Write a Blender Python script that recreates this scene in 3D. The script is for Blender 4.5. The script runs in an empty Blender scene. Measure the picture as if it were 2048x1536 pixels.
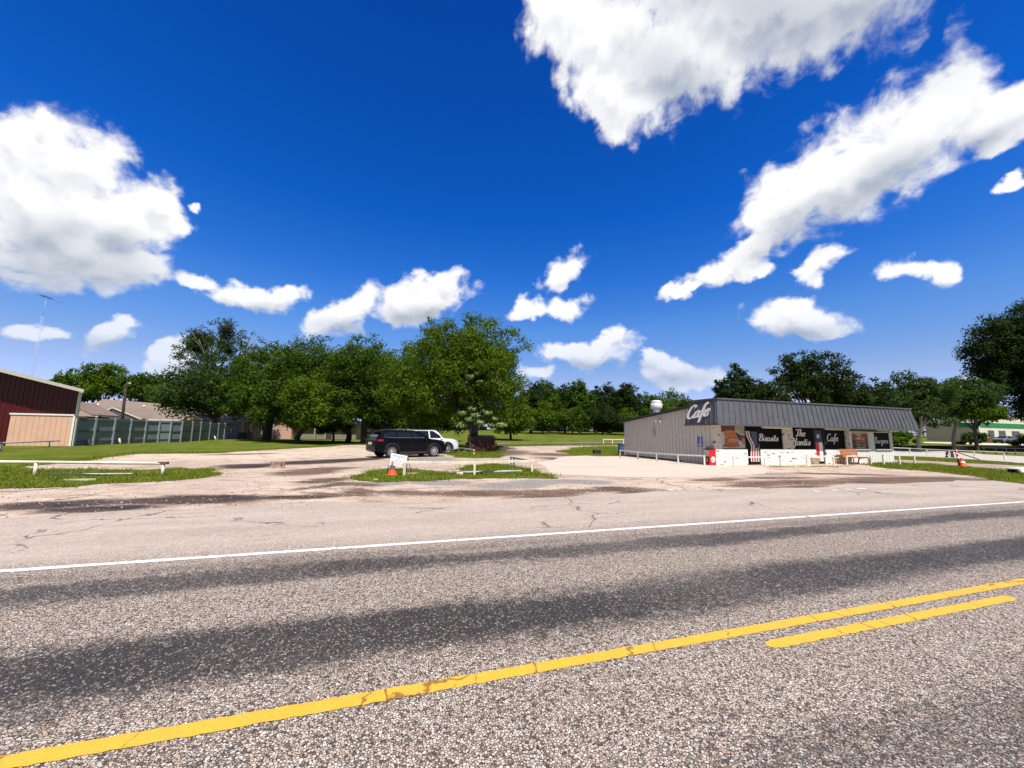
import bpy, bmesh, math, random
import numpy as np
from math import sin, cos, tan, atan, atan2, pi, radians as R, hypot, sqrt
from mathutils import Vector, Matrix
from mathutils.geometry import delaunay_2d_cdt
random.seed(7)
C = bpy.context.scene.collection
S = bpy.context.scene

# ------------------------------------------------------------------ survey: camera and terrain
FPX = 770.0; EYE = 1.55; PITCH = atan(100/770.0); ROLL = 0.0155
Fw = Vector((0, cos(PITCH), sin(PITCH))); U0 = Vector((0, -sin(PITCH), cos(PITCH))); R0 = Vector((1, 0, 0))
Rt = cos(ROLL)*R0 + sin(ROLL)*U0; Up = -sin(ROLL)*R0 + cos(ROLL)*U0
EYEP = Vector((0, 0, EYE))
def sst(a, b, x):
    t = min(1, max(0, (x-a)/(b-a))); return t*t*(3-2*t)
TH = R(17.5)                                   # direction of the road
def uv2xy(u, v): return (u*cos(TH)-v*sin(TH), u*sin(TH)+v*cos(TH))
def xy2uv(x, y): return (x*cos(TH)+y*sin(TH), -x*sin(TH)+y*cos(TH))
def h(x, y):                                   # the land rises gently behind the lot
    if y <= 32: return 0.0
    a = x/y; v = xy2uv(x, y)[1]
    s = .004 + .024*sst(-.45, -.1, a)
    return s*(min(y, 150)-32)*sst(8, 26, v)
def ray(px, py): return Fw + (px-1024)/FPX*Rt + (768-py)/FPX*Up
def at(px, py, Y):
    d = ray(px, py); return EYEP + d*(Y/d.y)
def gt(px, py):                                # survey a point of the ground seen in the photograph
    d = ray(px, py); t = 1.0; prev = 1.0
    while t < 900:
        P = EYEP + d*t
        if P.z < h(P.x, P.y): break
        prev = t; t *= 1.03
    a, b = prev, t
    for _ in range(30):
        m = (a+b)/2; P = EYEP + d*m
        if P.z < h(P.x, P.y): b = m
        else: a = m
    P = EYEP + d*b
    return Vector((P.x, P.y, h(P.x, P.y)))

# ------------------------------------------------------------------ materials
MATS = {}
def new_mat(name):
    m = bpy.data.materials.new(name); m.use_nodes = True
    nt = m.node_tree; nt.nodes.clear(); return m, nt
class NT:
    def __init__(s, nt): s.nt = nt
    def n(s, typ, **kw):
        nd = s.nt.nodes.new(typ)
        for k, v in kw.items():
            if k.startswith('i_'): nd.inputs[k[2:].replace('_', ' ')].default_value = v
            else: setattr(nd, k, v)
        return nd
    def l(s, a, b): s.nt.links.new(a, b)
    def m(s, op, a, b=None, c=None, clamp=False):
        nd = s.nt.nodes.new('ShaderNodeMath'); nd.operation = op; nd.use_clamp = clamp
        for i, v in enumerate((a, b, c)):
            if v is None: continue
            if isinstance(v, (int, float)): nd.inputs[i].default_value = v
            else: s.l(v, nd.inputs[i])
        return nd.outputs[0]
    def vm(s, op, a, b=None):
        nd = s.nt.nodes.new('ShaderNodeVectorMath'); nd.operation = op
        for i, v in enumerate((a, b)):
            if v is None: continue
            if isinstance(v, (tuple, list)): nd.inputs[i].default_value = v
            else: s.l(v, nd.inputs[i])
        return nd.outputs[1] if op in ('LENGTH', 'DOT_PRODUCT') else nd.outputs[0]
    def mix(s, f, a, b, blend='MIX'):
        nd = s.nt.nodes.new('ShaderNodeMix'); nd.data_type = 'RGBA'; nd.blend_type = blend
        for k, v in ((0, f), (6, a), (7, b)):
            if isinstance(v, (int, float)): nd.inputs[k].default_value = v
            elif isinstance(v, (tuple, list)): nd.inputs[k].default_value = (v[0], v[1], v[2], 1)
            else: s.l(v, nd.inputs[k])
        return nd.outputs[2]
    def noise(s, vec, scale, detail=4, rough=.55, dist=0):
        nd = s.n('ShaderNodeTexNoise'); nd.inputs['Scale'].default_value = scale; nd.inputs['Detail'].default_value = detail
        nd.inputs['Roughness'].default_value = rough; nd.inputs['Distortion'].default_value = dist
        if vec is not None: s.l(vec, nd.inputs['Vector'])
        return nd
    def ramp(s, f, stops, interp='LINEAR'):
        nd = s.n('ShaderNodeValToRGB'); cr = nd.color_ramp; cr.interpolation = interp
        while len(cr.elements) < len(stops): cr.elements.new(.5)
        for e, (p, c) in zip(cr.elements, stops):
            e.position = p; e.color = (c[0], c[1], c[2], 1) if not isinstance(c, (int, float)) else (c, c, c, 1)
        s.l(f, nd.inputs[0]); return nd.outputs[0]
    def mr(s, v, a, b, c=0, d=1, smooth=False):
        nd = s.n('ShaderNodeMapRange'); nd.interpolation_type = 'SMOOTHSTEP' if smooth else 'LINEAR'
        s.l(v, nd.inputs[0])
        for i, x in enumerate((a, b, c, d)): nd.inputs[i+1].default_value = x
        return nd.outputs[0]
    def bsdf(s, col, rough=.6, metal=0, spec=.5, normal=None, **kw):
        p = s.n('ShaderNodeBsdfPrincipled')
        for k, v in (('Base Color', col), ('Roughness', rough), ('Metallic', metal), ('Specular IOR Level', spec), ('Normal', normal)):
            if v is None: continue
            if isinstance(v, (int, float)): p.inputs[k].default_value = v
            elif isinstance(v, (tuple, list)): p.inputs[k].default_value = (v[0], v[1], v[2], 1)
            else: s.l(v, p.inputs[k])
        for k, v in kw.items(): p.inputs[k.replace('_', ' ')].default_value = v
        o = s.n('ShaderNodeOutputMaterial'); s.l(p.outputs[0], o.inputs[0]); return p
    def bump(s, hgt, strength=.3, dist=.02, normal=None):
        b = s.n('ShaderNodeBump'); b.inputs['Strength'].default_value = strength; b.inputs['Distance'].default_value = dist
        s.l(hgt, b.inputs['Height'])
        if normal is not None: s.l(normal, b.inputs['Normal'])
        return b.outputs[0]
    def blobs(s, vec, items, k=.35):           # distance field of a set of rotated ellipses (cx, cy, rx, ry, angle)
        acc = None
        for (cx, cy, rx, ry, a) in items:
            mp = s.n('ShaderNodeMapping', vector_type='TEXTURE'); s.l(vec, mp.inputs[0])
            mp.inputs[1].default_value = (cx, cy, 0); mp.inputs[2].default_value = (0, 0, a); mp.inputs[3].default_value = (rx, ry, 1)
            L = s.vm('LENGTH', mp.outputs[0])
            acc = L if acc is None else s.m('SMOOTH_MIN', acc, L, k)
        return acc
def M(name, col=None, rough=.6, metal=0, var=.18, scale=6, bump=0, spec=.5, stretch=None, **kw):
    if name in MATS: return MATS[name]
    m, nt = new_mat(name); t = NT(nt)
    tc = t.n('ShaderNodeTexCoord'); vec = tc.outputs['Object']
    if stretch:
        mp = t.n('ShaderNodeMapping'); mp.inputs[3].default_value = stretch; t.l(vec, mp.inputs[0]); vec = mp.outputs[0]
    nz = t.noise(vec, scale, 6, .6)
    f = t.mr(nz.outputs[0], .3, .7)
    lo = tuple(c*(1-var) for c in col); hi = tuple(min(1, c*(1+var)) for c in col)
    c = t.mix(f, lo, hi)
    nrm = None
    if bump: nrm = t.bump(t.noise(vec, scale*5, 5).outputs[0], bump, .02)
    t.bsdf(c, rough, metal, spec, nrm, **kw)
    MATS[name] = m; return m

# ------------------------------------------------------------------ mesh helpers
class MB:
    def __init__(s): s.v = []; s.f = []; s.mi = []; s.sm = []; s.T = None; s.cur = 0; s.mats = []
    def mat(s, m):
        if m not in s.mats: s.mats.append(m)
        s.cur = s.mats.index(m); return s
    def add(s, vs, fs, smooth=False):
        o = len(s.v)
        for p in vs:
            p = Vector(p)
            if s.T: p = s.T @ p
            s.v.append(tuple(p))
        for f in fs: s.f.append([o+i for i in f]); s.mi.append(s.cur); s.sm.append(smooth)
        return s
    def box(s, x0, x1, y0, y1, z0, z1):
        vs = [(x, y, z) for z in (z0, z1) for y in (y0, y1) for x in (x0, x1)]
        return s.add(vs, [(0, 2, 3, 1), (4, 5, 7, 6), (0, 1, 5, 4), (2, 6, 7, 3), (0, 4, 6, 2), (1, 3, 7, 5)])
    def tube(s, p, q, r0, r1=None, n=8, cap=True):
        r1 = r0 if r1 is None else r1
        return s.path([p, q], [r0, r1], n, cap)
    def path(s, pts, rs, n=8, cap=True, smooth=True):
        pts = [Vector(p) for p in pts]
        if isinstance(rs, (int, float)): rs = [rs]*len(pts)
        vs = []; fs = []; ref = None
        for i, p in enumerate(pts):
            d = (pts[min(i+1, len(pts)-1)]-pts[max(i-1, 0)]).normalized()
            if ref is None:
                ref = Vector((0, 0, 1)) if abs(d.z) < .9 else Vector((1, 0, 0))
            a = d.cross(ref).normalized(); b = d.cross(a).normalized()
            if i == 0 or True: ref = ref if abs(d.dot(ref)) < .95 else b
            for k in range(n):
                t = 2*pi*(k+.5)/n; vs.append(p+rs[i]*(cos(t)*a+sin(t)*b))
        for i in range(len(pts)-1):
            for k in range(n):
                k2 = (k+1) % n; fs.append((i*n+k, i*n+k2, (i+1)*n+k2, (i+1)*n+k))
        s.add(vs, fs, smooth)
        if cap:
            o = len(s.v)-len(vs)
            s.f.append([o+k for k in range(n)][::-1]); s.mi.append(s.cur); s.sm.append(False)
            s.f.append([o+(len(pts)-1)*n+k for k in range(n)]); s.mi.append(s.cur); s.sm.append(False)
        return s
    def bar(s, p, q, w, hh):                   # rectangular bar between two points
        p = Vector(p); q = Vector(q); d = (q-p).normalized()
        a = d.cross(Vector((0, 0, 1)))
        a = Vector((1, 0, 0)) if a.length < 1e-4 else a.normalized()
        b = a.cross(d).normalized(); vs = []
        for e in (p, q):
            for sa, sb in ((-1, -1), (1, -1), (1, 1), (-1, 1)): vs.append(e+a*sa*w/2+b*sb*hh/2)
        return s.add(vs, [(0, 1, 2, 3), (7, 6, 5, 4), (0, 4, 5, 1), (1, 5, 6, 2), (2, 6, 7, 3), (3, 7, 4, 0)])
    def lathe(s, prof, n=20, origin=(0, 0, 0), axis='z', smooth=True):
        vs = []; fs = []; o = Vector(origin)
        for r, z in prof:
            for k in range(n):
                t = 2*pi*k/n; c, d = r*cos(t), r*sin(t)
                vs.append(o+Vector((c, d, z) if axis == 'z' else (c, z, d)))
        for i in range(len(prof)-1):
            for k in range(n):
                k2 = (k+1) % n; fs.append((i*n+k, i*n+k2, (i+1)*n+k2, (i+1)*n+k))
        return s.add(vs, fs, smooth)
    def prism(s, poly, d):                     # poly 3D points, extruded by vector d
        poly = [Vector(p) for p in poly]; d = Vector(d); n = len(poly)
        vs = poly+[p+d for p in poly]
        fs = [list(range(n))[::-1], [n+i for i in range(n)]]+[(i, (i+1) % n, n+(i+1) % n, n+i) for i in range(n)]
        return s.add(vs, fs)
    def quad(s, *p): return s.add(p, [tuple(range(len(p)))])
    def ellip(s, c, rx, ry, rz, n=12, m=8, jit=0):
        vs = []; fs = []
        for i in range(m+1):
            t = pi*i/m
            for k in range(n):
                q = 2*pi*k/n; j = 1+random.uniform(-jit, jit)
                vs.append((c[0]+rx*sin(t)*cos(q)*j, c[1]+ry*sin(t)*sin(q)*j, c[2]+rz*cos(t)*j))
        for i in range(m):
            for k in range(n): fs.append((i*n+k, (i+1)*n+k, (i+1)*n+(k+1) % n, i*n+(k+1) % n))
        return s.add(vs, fs, True)
    def build(s, name, m=None, parent=None, bevel=0):
        me = bpy.data.meshes.new(name); me.from_pydata(s.v, [], s.f)
        ms = s.mats if s.mats else [m]
        for x in ms: me.materials.append(x)
        me.polygons.foreach_set('material_index', s.mi); me.polygons.foreach_set('use_smooth', s.sm)
        me.update()
        bm = bmesh.new(); bm.from_mesh(me); bmesh.ops.recalc_face_normals(bm, faces=bm.faces); bm.to_mesh(me); bm.free()
        o = bpy.data.objects.new(name, me); C.objects.link(o)
        if parent: o.parent = parent
        if bevel:
            b = o.modifiers.new('bevel', 'BEVEL'); b.width = bevel; b.segments = 2; b.limit_method = 'ANGLE'
        return o
def tag(o, label=None, cat=None, group=None, kind=None):
    if label: o['label'] = label
    if cat: o['category'] = cat
    if group: o['group'] = group
    if kind: o['kind'] = kind
    return o
def thing(name, label, cat, loc=(0, 0, 0), rz=0, group=None):
    o = bpy.data.objects.new(name, None); C.objects.link(o); o.empty_display_size = .2
    o.location = loc; o.rotation_euler = (0, 0, rz); return tag(o, label, cat, group)
def copy_tree(o, parent=None):
    c = o.copy(); C.objects.link(c); c.parent = parent
    for ch in list(o.children): copy_tree(ch, c)
    return c
def numpy_mesh(name, V, F, m, parent=None, smooth=False):
    me = bpy.data.meshes.new(name); n, k = F.shape
    me.vertices.add(len(V)); me.vertices.foreach_set('co', np.ascontiguousarray(V, np.float32).ravel())
    me.loops.add(n*k); me.loops.foreach_set('vertex_index', np.ascontiguousarray(F, np.int32).ravel())
    me.polygons.add(n); me.polygons.foreach_set('loop_start', np.arange(0, n*k, k, dtype=np.int32))
    me.polygons.foreach_set('loop_total', np.full(n, k, np.int32))
    me.polygons.foreach_set('use_smooth', np.full(n, smooth, bool))
    me.materials.append(m); me.update(calc_edges=True); me.validate()
    o = bpy.data.objects.new(name, me); C.objects.link(o)
    if parent: o.parent = parent
    return o

# ------------------------------------------------------------------ camera
cam = bpy.data.cameras.new('camera'); co = bpy.data.objects.new('camera', cam); C.objects.link(co); S.camera = co
cam.sensor_width = 36; cam.lens = FPX/2048*36; cam.clip_end = 6000; cam.clip_start = .05
mw = Matrix.Identity(4)
for i, c in enumerate((Rt, Up, -Fw)):
    for j in range(3): mw[j][i] = c[j]
mw.translation = EYEP; co.matrix_world = mw

# ------------------------------------------------------------------ sun and sky
SUN_H = Vector((.36, -.933, 0)).normalized(); SUN_EL = R(62)
sd = SUN_H*cos(SUN_EL)+Vector((0, 0, sin(SUN_EL)))
sl = bpy.data.lights.new('sun', 'SUN'); sl.energy = 5.0; sl.angle = R(.5); sl.color = (1, .95, .885)
so = bpy.data.objects.new('sun', sl); C.objects.link(so); so.rotation_euler = sd.to_track_quat('Z', 'Y').to_euler()
S.view_settings.view_transform = 'Standard'; S.view_settings.look = 'None'; S.view_settings.gamma = 1
S.view_settings.exposure = .36; S.view_settings.use_curve_mapping = False

def azel(px, py):
    d = ray(px, py).normalized(); return math.degrees(atan2(d.x, d.y)), math.degrees(math.asin(d.z))
def pxblob(px, py, rx, ry, rot=0):             # survey a cloud lobe of the photograph as an ellipse of azimuth and elevation
    a, e = azel(px, py)
    t = R(rot); q = []
    for (dx, dy) in ((rx*cos(t), rx*sin(t)), (-ry*sin(t), ry*cos(t))):
        a1, e1 = azel(px+dx, py-dy); q.append((a1-a, e1-e))
    return (a, e, max(.3, hypot(*q[0])), max(.3, hypot(*q[1])), atan2(q[0][1], q[0][0]))
CLOUDS = [pxblob(*b) for b in (
    # big cloud at the top
    (1180, 60, 175, 110, -20), (1330, 130, 230, 110, 10), (1500, 30, 330, 110, 0), (1230, 180, 130, 90, -15), (1700, -20, 180, 90, 20), (1300, -60, 330, 120, 0),
    # long cloud at the right
    (1905, 190, 75, 95, -25), (1800, 280, 160, 90, 30), (1670, 360, 175, 100, 30), (1570, 400, 80, 75, 30), (1990, 230, 90, 60, 30), (1560, 430, 110, 60, 30), (2010, 290, 60, 30, 20), (1500, 500, 60, 22, 40), (1720, 330, 120, 70, 10),
    (1440, 545, 75, 26, 15), (1490, 550, 45, 18, 10), (1370, 580, 48, 14, 15),
    # cloud at the left
    (50, 290, 70, 55, 0), (150, 320, 95, 90, -30), (135, 255, 35, 32, 0), (230, 430, 135, 80, -10), (100, 450, 160, 90, 0), (310, 400, 62, 48, 0), (345, 445, 40, 30, 0), (180, 530, 160, 50, 0), (30, 380, 90, 130, 0), (408, 418, 16, 12, 0),
    # small ones in a row over the trees
    (400, 566, 50, 18, -15), (500, 590, 85, 25, 0), (565, 580, 50, 18, 10), (70, 670, 60, 17, 5), (70, 555, 60, 12, 0),
    (215, 680, 80, 24, 20), (265, 650, 35, 20, 10), (690, 625, 70, 32, 30), (660, 645, 55, 28, 0), (850, 590, 90, 42, 12), (900, 560, 38, 28, 30), (810, 610, 65, 36, 0),
    (1125, 545, 62, 28, 40), (1050, 618, 42, 20, 20), (1125, 610, 50, 22, 0), (1180, 705, 90, 30, 5), (1205, 685, 45, 22, 20), (1130, 700, 60, 22, 0),
    (1340, 745, 85, 28, -8), (1310, 725, 45, 18, 0), (1380, 770, 60, 20, 0), (1600, 630, 105, 34, -3), (1590, 612, 60, 26, 0), (1640, 650, 75, 22, -5),
    (1635, 532, 42, 27, 30), (1815, 540, 62, 24, -5), (1862, 550, 34, 30, 0), (345, 735, 60, 28, 25), (1590, 785, 60, 14, 0), (1950, 770, 60, 16, 0), (1070, 740, 30, 14, 0), (2040, 370, 40, 12, 30))]
w = bpy.data.worlds.new('World'); S.world = w; w.use_nodes = True; nt = w.node_tree; nt.nodes.clear(); t = NT(nt)
sky = t.n('ShaderNodeTexSky', sky_type='NISHITA'); sky.sun_disc = False; sky.sun_elevation = SUN_EL
sky.sun_rotation = atan2(SUN_H.x, SUN_H.y); sky.air_density = 1.0; sky.dust_density = .35; sky.ozone_density = 2.6; sky.altitude = 120
tc = t.n('ShaderNodeTexCoord'); sep = t.n('ShaderNodeSeparateXYZ'); t.l(tc.outputs['Generated'], sep.inputs[0])
dx, dy, dz = sep.outputs
hsv = t.n('ShaderNodeHueSaturation'); hsv.inputs['Saturation'].default_value = 1.32; hsv.inputs['Hue'].default_value = .508
t.l(sky.outputs[0], hsv.inputs['Color'])
az = t.m('MULTIPLY', t.m('ARCTAN2', dx, dy), 180/pi); el = t.m('MULTIPLY', t.m('ARCSINE', dz), 180/pi)
tint = t.ramp(t.mr(el, 0, 60), [(0, (.40, .40, .78)), (.06, (.52, .47, .72)), (.13, (.66, .52, .56)), (.25, (.52, .58, .68)), (.36, (.24, .50, .74)), (.5, (.07, .43, .74)), (.85, (.045, .32, .60))])
skyc = t.vm('MULTIPLY', t.vm('MULTIPLY', hsv.outputs[0], tint), (2.8, 2.8, 2.8))
neutral_fill = t.m('MULTIPLY', t.mr(t.m('ABSOLUTE', az), 62, 105, 0, .72, True), t.mr(el, 0, 8, .3, 1))   # pale fill added to the unseen sky behind, to take blue out of shade
skyc = t.mix(neutral_fill, skyc, (3.1, 3.2, 3.4))
def cloud_field(el_shift):
    cmb = t.n('ShaderNodeCombineXYZ'); t.l(az, cmb.inputs[0])
    e2 = t.m('ADD', el, el_shift); t.l(e2, cmb.inputs[1]); p = cmb.outputs[0]
    nz = t.noise(p, .16, 2, .5)
    off = t.vm('MULTIPLY', t.vm('SUBTRACT', nz.outputs['Color'], (.5, .5, .5)), (6.5, 5.0, 0))
    nz2 = t.noise(p, .8, 3, .55)
    off2 = t.vm('MULTIPLY', t.vm('SUBTRACT', nz2.outputs['Color'], (.5, .5, .5)), (1.4, 1.4, 0))
    pw = t.vm('ADD', t.vm('ADD', p, off), off2)
    d = t.blobs(pw, CLOUDS, .22)
    mp = t.n('ShaderNodeMapping'); mp.inputs[3].default_value = (1, 1.25, 1); t.l(p, mp.inputs[0])
    n3 = t.noise(mp.outputs[0], .30, 9, .56, .3)
    n4 = t.n('ShaderNodeTexVoronoi', feature='SMOOTH_F1'); n4.inputs['Scale'].default_value = .42; n4.inputs['Smoothness'].default_value = .5
    t.l(t.vm('ADD', mp.outputs[0], off2), n4.inputs['Vector'])
    den = t.m('SUBTRACT', 1.2, d)
    den = t.m('ADD', den, t.m('MULTIPLY', t.m('SUBTRACT', n3.outputs[0], .5), 1.4))
    den = t.m('ADD', den, t.m('MULTIPLY', t.m('SUBTRACT', .45, n4.outputs[0]), .28))
    return den, d, n3.outputs[0]
D0, dist0, fb = cloud_field(0.0)
D1, dist1, _ = cloud_field(1.6)
alpha = t.m('POWER', t.mr(D0, -.06, .52, 0, 1, True), 1.2)
thick = t.mr(D0, .2, 1.1, 0, 1, True)
rel = t.m('SUBTRACT', D1, D0)                    # more cloud above: a base; less: a sunlit top
shade = t.mr(rel, -.25, .55, 0, .9, True)
BASES = [pxblob(*b) for b in ((1560, 40, 300, 130, -8), (1380, 190, 150, 60, -25), (1720, 40, 160, 90, -20), (130, 545, 200, 55, 0), (90, 480, 90, 40, 10), (230, 500, 60, 40, 0), (1620, 460, 150, 40, 28), (1760, 370, 130, 36, 28), (1960, 290, 70, 30, 25), (1600, 665, 90, 22, 0), (840, 632, 80, 22, 0), (1200, 735, 90, 18, 0), (1360, 765, 70, 18, 0), (690, 655, 60, 18, 0), (470, 612, 90, 16, 0), (210, 700, 80, 14, 10))]
cb_ = t.n('ShaderNodeCombineXYZ'); t.l(az, cb_.inputs[0]); t.l(el, cb_.inputs[1])
nw = t.noise(cb_.outputs[0], .14, 3, .5); nwv = t.vm('MULTIPLY', t.vm('SUBTRACT', nw.outputs['Color'], (.5, .5, .5)), (5, 4, 0))
under = t.mr(t.blobs(t.vm('ADD', cb_.outputs[0], nwv), BASES, .45), .1, 1.7, 1, 0, True)
shade = t.m('MULTIPLY', shade, t.m('ADD', .22, t.m('MULTIPLY', thick, .26)))
shade = t.m('ADD', shade, t.m('MULTIPLY', under, .64), clamp=True)
ccol = t.mix(shade, (12.2, 12.2, 12.3), (4.7, 5.4, 6.6))
hz = t.mr(el, 3, 16, .55, 0)
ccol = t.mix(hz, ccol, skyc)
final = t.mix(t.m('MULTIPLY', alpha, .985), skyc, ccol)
bg = t.n('ShaderNodeBackground'); bg.inputs[1].default_value = .066; t.l(final, bg.inputs[0])
wo = t.n('ShaderNodeOutputWorld'); t.l(bg.outputs[0], wo.inputs[0])
w.cycles.sampling_method = 'MANUAL'; w.cycles.sample_map_resolution = 256


# ------------------------------------------------------------------ ground, road, lot
def pos_nodes(t):
    g = t.n('ShaderNodeNewGeometry'); return g.outputs['Position']
def ell(a, b, T):                               # stain between two surveyed points, T its thickness in the photograph
    A = gt(*a); B = gt(*b); m = (A+B)/2; d = B-A; wid = max(.08, T/2*m.y**2/(FPX*EYE))
    return (m.x, m.y, max(.25, d.length/2), wid, atan2(d.y, d.x))
def grass_material(name, c1, c2, c3):
    m, nt = new_mat(name); t = NT(nt); P = pos_nodes(t)
    a = t.noise(P, .3, 6, .68).outputs[0]; b = t.noise(P, 2.2, 6, .7).outputs[0]; c = t.noise(P, 30, 4, .8).outputs[0]
    col = t.mix(t.mr(a, .40, .60), c1, c2)
    col = t.mix(t.m('MULTIPLY', t.mr(b, .45, .75), .7), col, c3)
    dn = t.noise(P, .55, 6, .7).outputs[0]; col = t.mix(t.mr(dn, .45, .58, 0, .62), col, (.235, .205, .06)); col = t.mix(t.mr(t.noise(P, 1.7, 6, .75).outputs[0], .60, .69, 0, .8), col, (.30, .225, .13))
    col = t.mix(t.mr(c, .2, .8), t.mix(.55, col, (0, 0, 0)), col)
    t.bsdf(col, .9, 0, .0, t.bump(c, .6, .05)); MATS[name] = m; return m
GRASS = grass_material('turf', (.085, .155, .012), (.11, .18, .016), (.19, .19, .04))
FIELD = grass_material('field_turf', (.070, .140, .010), (.155, .205, .024), (.21, .215, .05))
def chip_colour(t, P, sc, sep=True):
    """exposed stone chips in dark binder: colour, height"""
    wp = t.vm('ADD', P, t.vm('MULTIPLY', t.vm('SUBTRACT', t.noise(P, sc*.8, 2).outputs['Color'], (.5, .5, .5)), (.6/sc, .6/sc, .6/sc)))
    v = t.n('ShaderNodeTexVoronoi'); v.inputs['Scale'].default_value = sc; t.l(wp, v.inputs['Vector'])
    e = t.n('ShaderNodeTexVoronoi', feature='DISTANCE_TO_EDGE'); e.inputs['Scale'].default_value = sc; t.l(wp, e.inputs['Vector'])
    sx = t.n('ShaderNodeSeparateXYZ'); t.l(v.outputs['Color'], sx.inputs[0])
    return sx.outputs[0], sx.outputs[1], e.outputs['Distance'], v.outputs['Distance']

# road surface, laid in its own frame: x along the road, y across it
m, nt = new_mat('chip_seal_asphalt'); t = NT(nt); tc = t.n('ShaderNodeTexCoord'); P = tc.outputs['Object']
sp = t.n('ShaderNodeSeparateXYZ'); t.l(P, sp.inputs[0]); V = sp.outputs[1]
r1, r2, ed, ds = chip_colour(t, P, 68)
stone = t.ramp(r1, [(0, (.09, .068, .055)), (.2, (.31, .245, .19)), (.42, (.51, .415, .335)), (.62, (.61, .505, .42)), (.74, (.40, .265, .185)), (.86, (.73, .65, .57)), (.95, (.22, .19, .17)), (1, (.82, .76, .68))])
str_ = t.n('ShaderNodeMapping'); str_.inputs[3].default_value = (.22, 1, 1); t.l(P, str_.inputs[0])
big = t.noise(str_.outputs[0], 1.6, 5, .6).outputs[0]; mid = t.noise(P, 7, 5, .65).outputs[0]; lowf = t.noise(P, .35, 3).outputs[0]
def band(c, w, s):
    d = t.m('ABSOLUTE', t.m('SUBTRACT', V, c))
    d = t.m('ADD', d, t.m('MULTIPLY', t.m('SUBTRACT', big, .5), .65))
    d = t.m('ADD', d, t.m('MULTIPLY', t.m('SUBTRACT', mid, .5), .55))
    return t.mr(d, w*.35, w*1.15, s, 0, True)
tyre = t.m('MAXIMUM', t.m('MAXIMUM', band(3.38, .52, 1.0), band(4.96, .34, .9)), t.m('MAXIMUM', band(1.35, .45, .55), t.m('MAXIMUM', band(-.3, .5, .7), t.m('MAXIMUM', band(7.2, .35, .16), band(5.40, .12, .35)))))
tyre = t.m('MULTIPLY', tyre, t.mr(lowf, .3, .6, .72, 1))
worn = t.mr(V, 5.4, 6.6, 0, 1, True)             # the shoulder is paler and filled with dust
gap = t.mr(ed, .02, .13, 0, 1, True)
gapd = t.m('ADD', t.m('MULTIPLY', gap, t.mr(worn, 0, 1, .95, .45)), t.mr(worn, 0, 1, .05, .55))
keep = t.mr(t.m('ADD', r2, t.m('MULTIPLY', tyre, .62)), .55, 1.05, 1, .0, True)   # tyres press tar over the stones
tar = (.034, .031, .029)
rc = t.mix(gapd, tar, stone)
rc = t.mix(t.m('MULTIPLY', t.m('SUBTRACT', 1, keep), tyre), rc, tar)
rc = t.mix(t.m('MULTIPLY', tyre, .5), rc, (.038, .035, .033))
dust = t.mix(t.mr(mid, .3, .7), (.62, .50, .40), (.76, .635, .53))
rc = t.mix(t.m('MULTIPLY', worn, t.mr(big, .3, .7, .35, .75)), rc, dust)
rc = t.mix(t.m('MULTIPLY', t.mr(lowf, .55, .7), .16), rc, (.30, .20, .15))
ck = t.n('ShaderNodeTexVoronoi', feature='DISTANCE_TO_EDGE'); ck.inputs['Scale'].default_value = .42
ckw = t.vm('ADD', P, t.vm('MULTIPLY', t.noise(P, 1.3, 4, .6).outputs['Color'], (1.1, 1.1, 0))); t.l(ckw, ck.inputs['Vector'])
crack = t.m('MULTIPLY', t.mr(ck.outputs[0], .004, .012, 1, 0), t.m('MULTIPLY', t.mr(lowf, .5, .56), worn))
rc = t.mix(t.m('MULTIPLY', crack, .8), rc, (.06, .05, .045))
hgt = t.m('ADD', t.m('MULTIPLY', gap, .8), t.m('MULTIPLY', r2, .5))
nr = t.bump(hgt, .75, .012)
t.bsdf(rc, t.mr(tyre, 0, 1, .78, .6), 0, .3, nr); ROAD = m

def sheet(name, poly, mat, eps, step=1.2, jit=.12, seed=1, kind='structure', depth=3):
    rnd = random.Random(seed); pts = [Vector((p[0], p[1])) for p in poly]
    def frac(a, b, d, amp):
        if d == 0 or (b-a).length < .12: return [a]
        mm = (a+b)/2; nn = Vector((-(b-a).y, (b-a).x)); L = nn.length
        mm = mm+nn.normalized()*rnd.uniform(-1, 1)*min(L*.16, amp)
        return frac(a, mm, d-1, amp*.6)+frac(mm, b, d-1, amp*.6)
    out = []
    for i in range(len(pts)): out += frac(pts[i], pts[(i+1) % len(pts)], depth if jit else 0, jit*4)
    n = len(out); edges = [(i, (i+1) % n) for i in range(n)]
    xs = [p.x for p in out]; ys = [p.y for p in out]
    def inside(x, y):
        c = False; j = n-1
        for i in range(n):
            if (ys[i] > y) != (ys[j] > y) and x < (xs[j]-xs[i])*(y-ys[i])/(ys[j]-ys[i])+xs[i]: c = not c
            j = i
        return c
    if step:
        if max(ys) > 32:
            x = min(xs)
            while x < max(xs):
                y = max(min(ys), 30)
                while y < max(ys):
                    if inside(x, y): out.append(Vector((x, y)))
                    y += step
                x += step*1.3
    vs, es, fs, *_ = delaunay_2d_cdt(out, edges, [], 1, 1e-4)
    mb = MB(); mb.add([(v.x, v.y, h(v.x, v.y)+eps) for v in vs], fs, True)
    o = mb.build(name, mat); o['kind'] = kind; return o, inside
def G2(*pp): return [gt(*p)[:2] for p in pp]
def UV(*pp): return [uv2xy(*p) for p in pp]

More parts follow.
